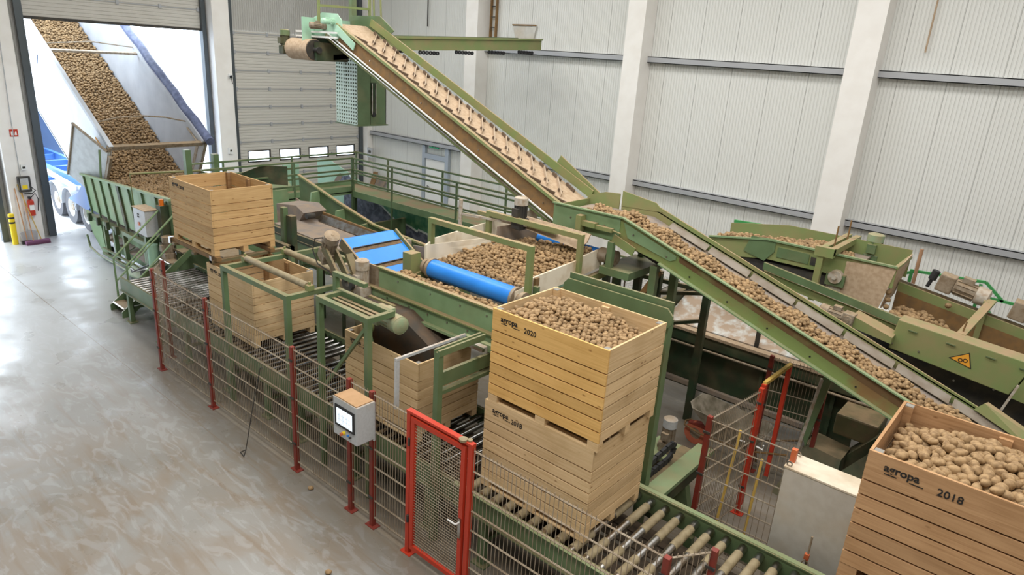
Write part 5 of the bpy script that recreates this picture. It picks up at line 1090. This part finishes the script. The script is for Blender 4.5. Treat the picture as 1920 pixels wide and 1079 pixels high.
for q in range(3): G().tube([(-18.2+q*.1, IY-.3, .35), (-17.4, IY-.4-q*.05, .42), (-16.6, IY-.32, .6+q*.1), (-16.3, IY-.25, 1.0)], 0.018, 6).build('hose', HWHITE if q == 1 else DARK, t)
t = thing('intake_switch_cabinet', 'grey switch cabinet with an orange switch mounted beside the intake hopper', 'control cabinet', (-16.9, 6.2, 1.5))
G().box(-17.1, -16.45, 6.3, 6.58, 1.5, 2.12).build('housing', GREY, t, bevel=.006); G().box(-17.12, -16.43, 6.28, 6.6, 2.12, 2.14).build('roof', BELTB, t)
g = G(); g.box(-16.85, -16.78, 6.285, 6.3, 1.92, 1.95); g.box(-16.85, -16.78, 6.285, 6.3, 1.98, 2.01); g.build('label_plate', DARK, t)
G().box(-16.85, -16.76, 6.28, 6.3, 1.72, 1.80).build('rotary_switch', ORG, t); G().box(-16.9, -16.8, 6.4, 6.7, .3, 1.5).build('stand', GR, t)

# ================================================================ TIPPED TRAILER
t = thing('tipper_trailer', 'white tipping trailer raised outside the open gate pouring potatoes', 'trailer', (-25, 8.3, 0))
TY0, TY1 = 7.02, 9.60; TA = math.radians(30.6); TT = Vector((-20.1, 0, 3.06)); tu = Vector((-math.cos(TA), 0, math.sin(TA))); tn = Vector((-math.sin(TA), 0, -math.cos(TA)))
def tp(u, h, y): p = TT+tu*u+tn*h; return Vector((p.x, y, p.z))
def tbx(name, m, u0, u1, h0, h1, y0, y1, par=None): g = G(); g.prism([tp(u0, h0, y0), tp(u1, h0, y0), tp(u1, h1, y0), tp(u0, h1, y0)], (0, y1-y0, 0)); return g.build(name, m, par or t)
TL = 11.0
tbx('side_wall', TRW, 0, TL, 0, 2.45, TY0, TY0+.05); tbx('side_wall', TRI, 0, TL, -.05, 2.45, TY1-.05, TY1)
tbx('top_rail', TRI, 0, TL, -.05, .06, TY0-.03, TY0+.08); tbx('top_rail', TRI, 0, TL, -.10, .03, TY1-.08, TY1+.03)
tbx('body_floor', TRI, 0, TL, 2.4, 2.48, TY0, TY1); tbx('front_wall', TRI, TL-.05, TL, 0, 2.45, TY0, TY1)
tbx('tail_beam', MOT, 0, .10, -.03, .09, TY0-.03, TY1+.03); tbx('tail_post', MOT, -.02, .12, 0, 2.4, TY0-.05, TY0+.03); tbx('tail_post', MOT, -.02, .10, 0, 2.0, TY1-.0, TY1+.08)
tbx('tail_post', MOTW, .2, .32, .1, 2.0, TY1-.07, TY1-.04)
g = G(); g.tube([tp(1.1, .0, TY0), tp(1.15, -.12, TY0+.6), tp(1.15, -.16, TY0+1.3), tp(1.15, -.1, TY0+1.9), tp(1.1, .05, TY1)], .022, 6); g.build('roof_bow', MOT, t)
g = G(); g.tube([tp(4.9, .0, TY0), tp(4.9, -.14, (TY0+TY1)/2), tp(4.9, 0, TY1)], .022, 6); g.build('roof_bow', MOTW, t)
tbx('cross_bar', MOTW, 4.55, 4.62, -.02, .05, TY0, TY1)
g = G(); g.tube([tp(u, -.16+.02*math.sin(u*5), TY1+.07+.015*math.sin(u*3)) for u in np.arange(-.15, TL-1, .35)], .125, 12); g.build('rolled_tarpaulin', TARP, t, smooth=True)
for z in (.3, .6): tbx('ladder_rung', MOTW, z, z+.35, .12, .16, TY1-.10, TY1-.06)
# swung out tail door on the near side
a, b, c, d_ = Vector((-20.15, 6.98, 2.93)), Vector((-21.05, 6.52, 3.60)), Vector((-22.05, 6.52, 2.10)), Vector((-21.1, 6.98, 1.45))
G().prism([a, b, c, d_], (.02, .045, 0)).build('tail_door', mat('tail_door_sheet', (0.50, 0.53, 0.54), .4, c2=(0.42, 0.44, 0.45), scale=6), t)
g = G(); g.beam(a+Vector((0, -.03, .03)), b+Vector((0, -.03, .03)), .05); g.beam(b, c, .06); g.build('door_edge', MOT, t)
G().beam(a+Vector((.12, 0, -.1)), d_+Vector((.1, 0, 0)), .07, .1).build('door_post', MOT, t)
tbx('reflector_strip', ORL, .35, .9, .32, .37, TY0-.015, TY0); tbx('side_marker', NAVY, 1.9, 1.95, .9, 1.1, TY0-.02, TY0); tbx('side_marker', NAVY, 5.2, 5.25, .6, .9, TY0-.02, TY0)
# chassis
for y in (7.75, 8.85): G().box(-34, -21.6, y-.07, y+.07, 1.05, 1.35).build('chassis_rail', TBL, t)
for x in (-33, -31, -29.5, -28.2, -27.0, -25.6, -24.2): G().box(x-.06, x+.06, 7.8, 8.8, 1.1, 1.3).build('cross_member', TBL, t)
G().prism([(-29.5, 7.4, 1.5), (-24.5, 7.4, 1.25), (-24.5, 7.4, 1.12), (-29.5, 7.4, 1.3)], (0, .06, 0)).build('side_rail', HWHITE, t)
G().box(-27.6, -26.9, 7.3, 7.7, .75, 1.15).build('air_tank', TBL, t); G().box(-29.2, -28.2, 7.25, 7.7, .6, 1.1).build('tool_box', TRW, t)
G().prism([(-24.0, 7.0, 1.0), (-23.0, 7.0, 1.35), (-22.3, 7.0, 1.9), (-21.9, 7.0, 1.2), (-22.4, 7.0, .9)], (0, .1, 0)).build('tail_bracket', TBL, t)
for i, x in enumerate((-26.15, -24.84, -23.53)):
    for y, s in ((7.48, -1), (9.12, 1)):
        ax = (x, y-.17*s if s < 0 else y, .52)
        wl = G().ring((x, y+.0, .52), (0, 1, 0), .52, .30, .36, 32).build('tyre', TYRE, t, smooth=True)
        g = G(); g.ring((x, y+.0, .52), (0, 1, 0), .30, .27, .34, 24); g.cyl((x, y-.05, .52), (x, y+.02, .52), .29, 24); g.build('rim', HWHITE, wl, smooth=True)
        g = G(); g.cyl((x, y-.14, .52), (x, y-.05, .52), .10, 14)
        for k in range(10): th = 2*PI*k/10; g.cyl((x+.2*math.cos(th), y-.07, .52+.2*math.sin(th)), (x+.2*math.cos(th), y-.052, .52+.2*math.sin(th)), .035, 8)
        g.build('hub', MOT, wl)
    g = G(); r0, r1 = .60, .63; n = 14; o_ = []; 
    prof = [(x+math.cos(PI*k/n)*r1, .55+math.sin(PI*k/n)*r1) for k in range(n+1)]+[(x+math.cos(PI*k/n)*r0, .55+math.sin(PI*k/n)*r0) for k in range(n, -1, -1)]
    for y in (7.22, 9.0):
        G().prism([(p, y, q) for p, q in prof], (0, .45, 0)).build('mudguard', TRI, t)
    G().cyl((x, 7.6, .52), (x, 9.1, .52), .06, 10).build('axle', DARK, t)
G().box(-34.5, -32.5, 7.1, 9.6, .5, 3.4).build('tractor_cab_rear', NAVY, t)
G().prism([(-34, 7.6, 1.4), (-30.5, 7.6, 1.4), (-30.0, 7.6, 2.3), (-31.5, 7.6, 4.0)], (0, .5, 0)).build('tipping_ram_frame', NAVY, t)

# ================================================================ ITEMS BY THE LEFT COLUMN
XP = XW+0.43
t = thing('fire_extinguisher', 'red fire extinguisher hanging on the column between the gates', 'fire extinguisher', (XP+.1, 5.78, .8))
G().cyl((XP+.09, 5.78, .78), (XP+.09, 5.78, 1.2), .085, 18).cyl((XP+.09, 5.78, 1.2), (XP+.09, 5.78, 1.27), .085, 18, r2=.035).build('cylinder', REDD, t, smooth=True)
G().box(XP+.04, XP+.16, 5.74, 5.80, 1.27, 1.33).build('valve', RUB, t); G().tube([(XP+.1, 5.8, 1.3), (XP+.12, 5.92, 1.42), (XP+.1, 5.98, 1.25), (XP+.1, 5.94, .9)], .014, 8).build('hose', RUB, t)
G().box(XP+.165, XP+.178, 5.72, 5.84, .95, 1.1).build('instruction_label', HWHITE, t); G().box(XP+.0, XP+.05, 5.72, 5.84, 1.0, 1.1).build('bracket', RUB, t)
t = thing('door_control_box', 'black and grey control box with a yellow sticker on the column', 'control box', (XP, 5.7, 1.6))
G().box(XP, XP+.14, 5.56, 5.86, 1.48, 1.92).build('housing', DARK, t, bevel=.01); G().box(XP+.14, XP+.15, 5.60, 5.80, 1.55, 1.88).build('face_plate', GREY, t)
G().box(XP+.15, XP+.155, 5.63, 5.76, 1.57, 1.68).build('yellow_sticker', YEL, t); G().tube([(XP+.1, 5.86, 1.6), (XP+.12, 5.95, 1.5), (XP+.1, 5.86, 1.42), (XP+.1, 5.66, 1.42)], .015, 6).build('cable', RUB, t)
t = thing('junction_box', 'small pale junction box with a cable above the control box on the column', 'junction box', (XP, 5.8, 2.1))
G().box(XP, XP+.07, 5.70, 5.83, 2.1, 2.25).build('housing', HWHITE, t); G().box(XP+.07, XP+.08, 5.73, 5.80, 2.14, 2.2).build('push_button', DARK, t); G().tube([(XP+.02, 5.66, 1.92), (XP+.02, 5.66, 3.4), (XP+.02, 5.72, 6)], .01, 6).build('conduit', GREY, t)
t = thing('fire_sign', 'red and white fire extinguisher sign high on the column', 'sign', (XP, 5.7, 3.1))
G().box(XP, XP+.006, 5.58, 5.78, 3.04, 3.24).build('sign_panel', REDD, t)
g = G(); g.box(XP+.006, XP+.01, 5.61, 5.65, 3.07, 3.18); g.build('pictogram', HWHITE, t); G().prism([(XP+.006, 5.69, 3.08), (XP+.006, 5.75, 3.08), (XP+.006, 5.74, 3.2), (XP+.006, 5.71, 3.16)], (.004, 0, 0)).build('pictogram', HWHITE, t)
t = thing('bollard', 'yellow bollard with two black bands beside the left column', 'bollard', (-23.1, 5.24, 0))
G().cyl((-23.1, 5.24, 0), (-23.1, 5.24, .88), .075, 20).cyl((-23.1, 5.24, .88), (-23.1, 5.24, .90), .075, 20, r2=.06).build('tube', YEL, t, smooth=True)
for z in (.62, .76): G().cyl((-23.1, 5.24, z), (-23.1, 5.24, z+.05), .0765, 20).build('black_band', RUB, t)
t = thing('push_broom', 'wide push broom with purple bristles leaning on the column', 'broom', (-22.85, 5.7, 0))
g = G(); 
G().box(-22.9, -22.75, 5.42, 6.02, .05, .11).build('broom_head', mat('broom_head', (0.20, 0.08, 0.16), .8), t); G().box(-22.91, -22.74, 5.42, 6.02, 0, .05).build('bristles', PURP, t); G().cyl((-22.83, 5.62, .1), (-23.2, 5.62, 1.55), .014, 8).build('handle', STICK, t)
t = thing('broom', 'second broom with a reddish handle leaning left of the wide push broom', 'broom', (-23.0, 5.48, 0))
G().box(-23.0, -22.92, 5.36, 5.6, .0, .1).build('broom_head', DARK, t); G().cyl((-22.96, 5.5, .1), (-23.2, 5.46, 1.6), .014, 8).build('handle', STICK, t)
t = thing('squeegee', 'long-handled tool with a bent tan handle leaning right of the wide push broom', 'squeegee', (-22.95, 5.8, 0))
G().cyl((-22.9, 5.84, .08), (-23.2, 5.54, 1.7), .014, 8).build('handle', STICKY, t); G().box(-22.96, -22.9, 5.7, 5.95, .0, .07).build('blade', DARK, t)
t = thing('dustpan', 'grey upright dustpan leaning against the column behind the brooms', 'dustpan', (-23.1, 5.6, 0))
G().prism([(-23.08, 5.42, 0), (-23.08, 5.78, 0), (-23.18, 5.84, .3), (-23.18, 5.62, .36), (-23.18, 5.40, .3)], (.02, 0, 0)).build('pan', PLASG, t); G().cyl((-23.16, 5.6, .3), (-23.22, 5.6, .9), .012, 8).build('handle', PLASG, t)
t = thing('security_camera', 'small white round camera on the column between the gates', 'camera', (XW+.56, 12.1, 4.8))
G().cyl((XW+.56, 12.1, 4.85), (XW+.66, 12.08, 4.8), .07, 14).build('camera_body', HWHITE, t, smooth=True); G().cyl((XW+.66, 12.08, 4.8), (XW+.68, 12.08, 4.79), .05, 14).build('lens', RUB, t); G().tube([(XW+.56, 12.15, 4.8), (XW+.57, 12.17, 4.55)], .012, 6).build('cable', DARK, t)
t = thing('wall_socket_box', 'small pale switch box low on the column between the gates', 'switch box', (XW+.56, 11.95, 2.3))
G().box(XW+.56, XW+.62, 11.85, 12.0, 2.2, 2.42).build('housing', HWHITE, t); G().box(XW+.62, XW+.63, 11.89, 11.96, 2.28, 2.34).build('dial', DARK, t)
t = thing('down_lead', 'thin hanging pipe on the long wall above the far door', 'pipe', (-19.87, 18.1, 6.9)); G().cyl((-19.87, 18.12, 6.9), (-19.87, 18.12, 10.5), .02, 6).build('pipe', DARK, t)
t = thing('down_lead', 'thin hanging pipe on the long wall near the top right corner', 'pipe', (-3.56, 18.1, 6.8)); G().cyl((-3.56, 18.12, 6.75), (-3.56, 18.12, 10.5), .02, 6).build('pipe', BELTB, t)
t = thing('wall_patch_plate', 'dusty patched opening plate on the long wall behind the high beam end', 'plate', (-15.2, 18.15, 6.8))
G().prism([(-15.75, 18.13, 7.05), (-14.75, 18.13, 7.0), (-14.85, 18.13, 6.62), (-15.6, 18.13, 6.62)], (0, .06, 0)).build('plate', WHITE, t); G().box(-15.75, -14.75, 18.10, 18.14, 7.03, 7.07).build('top_edge', BROWN, t)
t = thing('wall_ladder', 'narrow vertical cable ladder beside the far column of the long wall', 'cable ladder', (-16.7, 18.1, 7))
g = G(); g.box(-16.72, -16.68, 18.05, 18.15, 6.5, 10.6); g.box(-16.48, -16.44, 18.05, 18.15, 6.5, 10.6); g.build('side_rails', BROWN, t)
for i in range(12): G().box(-16.68, -16.48, 18.08, 18.12, 6.6+i*.33, 6.63+i*.33).build('rung', DARK, t)

# ================================================================ POTATOES
import bmesh
def blob(seed, sub, k=0.06):
    bm = bmesh.new(); bmesh.ops.create_icosphere(bm, subdivisions=sub, radius=1.0); r = np.random.default_rng(seed)
    ph = r.uniform(0, 6.28, 6); 
    for v in bm.verts:
        c = v.co; f = 1+k*math.sin(2.3*c.x+ph[0])+k*math.sin(3.1*c.y+ph[1])+k*.7*math.sin(4*c.z+ph[2])+k*.5*math.sin(5*c.x+3*c.y+ph[3])
        v.co = c*f
    me = bpy.data.meshes.new('potato'); bm.to_mesh(me); bm.free(); me.polygons.foreach_set('use_smooth', [True]*len(me.polygons)); return me
C_RT = co.rotation_euler.to_matrix()
def view(p):
    q = C_RT.transposed() @ (Vector(p)-co.location)
    return (960+1275.9*q.x/-q.z, 539.5-1275.9*q.y/-q.z, -q.z) if q.z < 0 else (-1, -1, 1e9)
items = []   # (pos, scale xyz, euler, pile)
def scatter(pile, x0, x1, y0, y1, zf, d, layers=2, inside=None, jit=0.28, lay=0.55, big=1.0):
    sx = d*1.0; sy = d*0.87
    for l in range(layers):
        ny = int((y1-y0)/sy)+1
        for j in range(ny):
            nx = int((x1-x0)/sx)+1
            for i in range(nx):
                x = x0+(i+0.5*((j+l) % 2))*sx+RNG.uniform(-jit, jit)*d; y = y0+(j+0.33*l)*sy+RNG.uniform(-jit, jit)*d
                if x < x0 or x > x1 or y < y0 or y > y1: continue
                if inside and not inside(x, y): continue
                z = zf(x, y)-l*d*lay+RNG.uniform(-.26, .26)*d
                s = d*0.5*RNG.uniform(.78, 1.12)*big; el = RNG.uniform(1.0, 1.32)
                items.append(((x, y, z), (s*el*1.02, s*.95, s*.86), (RNG.uniform(-.5, .5), RNG.uniform(-.5, .5), RNG.uniform(0, 6.28)), pile, l))
bases = []
def base(x0, x1, y0, y1, zf, drop, n=14):
    vs = []; fs = []
    for j in range(n+1):
        for i in range(n+1): x = x0+(x1-x0)*i/n; y = y0+(y1-y0)*j/n; vs.append((x, y, zf(x, y)-drop))
    for j in range(n):
        for i in range(n): k = j*(n+1)+i; fs.append((k, k+1, k+n+2, k+n+1))
    bases.append((vs, fs))
def clampf(v, a, b): return max(a, min(b, v))
# near crate at the right
zF = lambda x, y: 3.33-0.10+0.035*math.sin(3*x+1)+0.05*math.exp(-((x+.0)**2+(y-6.2)**2)/.3)-0.07*clampf((y-6.35)/.4, 0, 1)-.04*clampf((-.45-x)/.3, 0, 1)
scatter('near', -0.71, 0.75, 5.61, 6.63, zF, 0.088, 3); base(-.76, .78, 5.56, 6.70, zF, .10)
# golden crate
zG = lambda x, y: 3.33-.115+0.12*math.exp(-(((x+4.35)/.55)**2+((y-6.15)/.45)**2))-0.13*clampf((x+3.9)/.6, 0, 1)*clampf((y-6.0)/.5, 0, 1)+.04*clampf((5.9-y)/.3, 0, 1)
scatter('golden', -4.78, -3.34, 5.63, 6.67, zG, 0.066, 3); base(-4.83, -3.29, 5.58, 6.72, zG, .09)
# rising conveyor
def zR(x, y): return cz(x)-0.075+0.03*math.sin(9*x)+0.035*math.exp(-((y-9.35)/.2)**2)-.05*clampf((y-9.5)/.25, 0, 1)
scatter('rising', -6.1, 0.2, CY0+.05, 9.72, zR, 0.070, 2, inside=lambda x, y: (x > -5.9 or RNG.random() < .6) and y < 9.60+.09*math.sin(8.5*x)+.03)
base(-6.1, .2, CY0+.02, 9.6, zR, .06, 30)
# hopper
def zH(x, y): return 2.93+(y-7.1)*0.075+.06*math.sin(2.1*x+1)*math.sin(3*y)+.10*clampf((y-7.9)/.5, 0, 1)-.07*clampf((7.35-y)/.25, 0, 1)
ins = lambda x, y: x > (-7.62 if y < 7.25 else -7.62+(y-7.25)*.25 if y < 8.4 else -7.30+(y-8.4)*.2) and x < (-5.80 if y > 7.4 else -5.8-(7.4-y)*.7)
scatter('hopper', -7.7, -5.8, 7.12, 9.0, zH, 0.073, 2, inside=ins); base(-7.6, -5.82, 7.15, 8.95, zH, .07, 16)
# filler belt
zB = lambda x, y: 2.74+.015*math.sin(7*x)
scatter('filler', -7.9, -4.9, 6.36, 6.86, zB, 0.068, 2, inside=lambda x, y: RNG.random() < .93)
# rear conveyor, inspection machine
scatter('rear', -5.1, -2.75, RY0+.08, RY1-.1, lambda x, y: rz(x)-.05+.05*math.sin(4*x+2), 0.08, 2, inside=lambda x, y: y < RY0+.55+.25*math.sin(3*x)+.15)
base(-5.1, -2.8, RY0+.05, RY0+.6, lambda x, y: rz(x)-.05, .06)
scatter('trough', -1.95, .55, 11.62, 12.7, lambda x, y: iz(x)-.13+.10*math.exp(-((x+1.6)/.35)**2), 0.095, 2, inside=lambda x, y: y < 12.6-.35*clampf((x+1.3)/.6, 0, 1)+.06*math.sin(9*x) and RNG.random() < .96)
base(-1.95, .55, 11.6, 12.4, lambda x, y: iz(x)-.2, .03)
items.append(((-1.25, 12.62, 2.72), (.055, .05, .045), (0, 0, 1), 'trough', 0))
for z in (2.85, 2.72, 2.6, 2.5): items.append(((-2.05+RNG.uniform(-.04, .04), 12.08, z), (.05, .045, .045), (0, 0, RNG.uniform(0, 6)), 'trough', 0))
# trailer load and intake pile
def zT(x, y):
    u = (TT.x-x)/math.cos(TA) - 1.72*math.tan(TA)
    return TT.z+math.tan(TA)*(TT.x-x)-1.72/math.cos(TA)+.05*math.sin(3*x)*math.sin(2*y)
def zI(x, y):
    return 1.93+.13*clampf((x+21)/3, 0, 1)+.04*math.sin(4*x+2*y)
def zTI(x, y): return max(zT(x, y), zI(x, y)) if x < -20.4 else zI(x, y)
scatter('trailer', -29.3, -15.97, TY0+.07, TY1-.09, zTI, .092, 2, inside=lambda x, y: True, lay=.5)
scatter('trailer', -21.4, -15.97, IY+.06, TY0+.06, zI, .092, 2, lay=.5)
base(-29.4, -20.3, TY0+.06, TY1-.07, zTI, .07, 40); base(-20.9, -15.97, IY+.06, TY1-.06, zI, .07, 30)

piles = {'near': ('potato on the heap in the pinkish brown box at the right edge', 'potatoes in the rightmost wooden box'),
         'golden': ('potato on the heap in the golden yellow box', 'potatoes in the golden yellow box'),
         'rising': ('potato riding on the long rising conveyor', 'potatoes on the rising conveyor'),
         'hopper': ('potato on the belt hopper behind the blue roller', 'potatoes in the belt hopper'),
         'filler': ('potato on the light green filler belt', 'potatoes on the filler belt'), 'rear': ('potato on the rear right conveyor', 'potatoes on the rear conveyor'),
         'trough': ('potato in the trough of the inspection machine', 'potatoes in the inspection machine'), 'trailer': ('potato in the tipped trailer', 'potatoes in the trailer')}
def visscore(it):
    u, v, dd = view(it[0])
    if not (8 < u < 1912 and 8 < v < 1071) or it[4] > 0: return -1
    if it[3] == 'near' and it[0][1] < 5.63: return -1
    return max(it[1])*1275.9/dd
order = sorted(range(len(items)), key=lambda i: -visscore(items[i]))
ind = set(order[:298])
protos = [blob(s_, 3) for s_ in range(5)]
for m_ in protos: m_.materials.append(POTR)
for i in sorted(ind):
    p, s_, e_, pile, l = items[i]
    o = bpy.data.objects.new('potato', protos[i % 5]); COL.objects.link(o); o.location = p; o.scale = s_; o.rotation_euler = e_
    tag(o, piles[pile][0], 'potato', piles[pile][1])
# the two potatoes dropped on the floor
for p, l in (((-5.78, 3.86, .03), 'single potato lying on the bare floor at the bottom, away from the fence'), ((-7.36, 4.66, .03), 'single potato lying on the floor at the foot of the fence')):
    o = bpy.data.objects.new('potato', protos[1]); COL.objects.link(o); o.location = p; o.scale = (.042, .034, .031); o.rotation_euler = (0, 0, .6); tag(o, l, 'potato')
# everything beyond the nearest three hundred: one mass
lowm = {}
for sub in (1, 2):
    for s_ in range(3):
        me = blob(20+s_, sub); v = np.empty(len(me.vertices)*3, np.float32); me.vertices.foreach_get('co', v); v = v.reshape(-1, 3); f = np.array([list(pl.vertices) for pl in me.polygons], np.int32); lowm[(sub, s_)] = (v, f); bpy.data.meshes.remove(me)
V = []; Fc = []; off = 0
for i, (p, s_, e_, pile, l) in enumerate(items):
    if i in ind: continue
    u, v_, dd = view(p)
    sub = 2 if dd < 13 else 1
    v, f = lowm[(sub, i % 3)]
    R_ = np.array(Euler(e_).to_matrix(), np.float32); V.append((v*np.array(s_, np.float32)) @ R_.T + np.array(p, np.float32)); Fc.append(f+off); off += len(v)
V = np.concatenate(V); Fc = np.concatenate(Fc); nb = len(V); nF = len(Fc)
bv = []; bf = []
for vs, fs in bases:
    o_ = nb+len(bv); bv += vs; bf += [tuple(k+o_ for k in f) for f in fs]
V = np.concatenate([V, np.array(bv, np.float32)]); bf = np.array(bf, np.int32)
me = bpy.data.meshes.new('potato_mass'); me.vertices.add(len(V)); me.vertices.foreach_set('co', V.ravel())
loops = np.concatenate([Fc.ravel(), bf.ravel()]); me.loops.add(len(loops)); me.loops.foreach_set('vertex_index', loops)
me.polygons.add(nF+len(bf)); st = np.concatenate([np.arange(nF)*3, nF*3+np.arange(len(bf))*4]); me.polygons.foreach_set('loop_start', st.astype(np.int32))
me.polygons.foreach_set('use_smooth', np.ones(nF+len(bf), bool)); 
me.materials.append(POTR); me.materials.append(POT); me.materials.append(SOIL)
mi = np.zeros(nF+len(bf), np.int32); mi[nF:] = 2
me.polygons.foreach_set('material_index', mi); me.update(calc_edges=True); me.validate()
o = bpy.data.objects.new('potato_mass', me); COL.objects.link(o)
tag(o, 'mass of brown potatoes filling trailer, conveyors, hopper and boxes', 'potatoes', kind='stuff')
for o in list(bpy.data.objects):
    if '_o' in o: del o['_o']
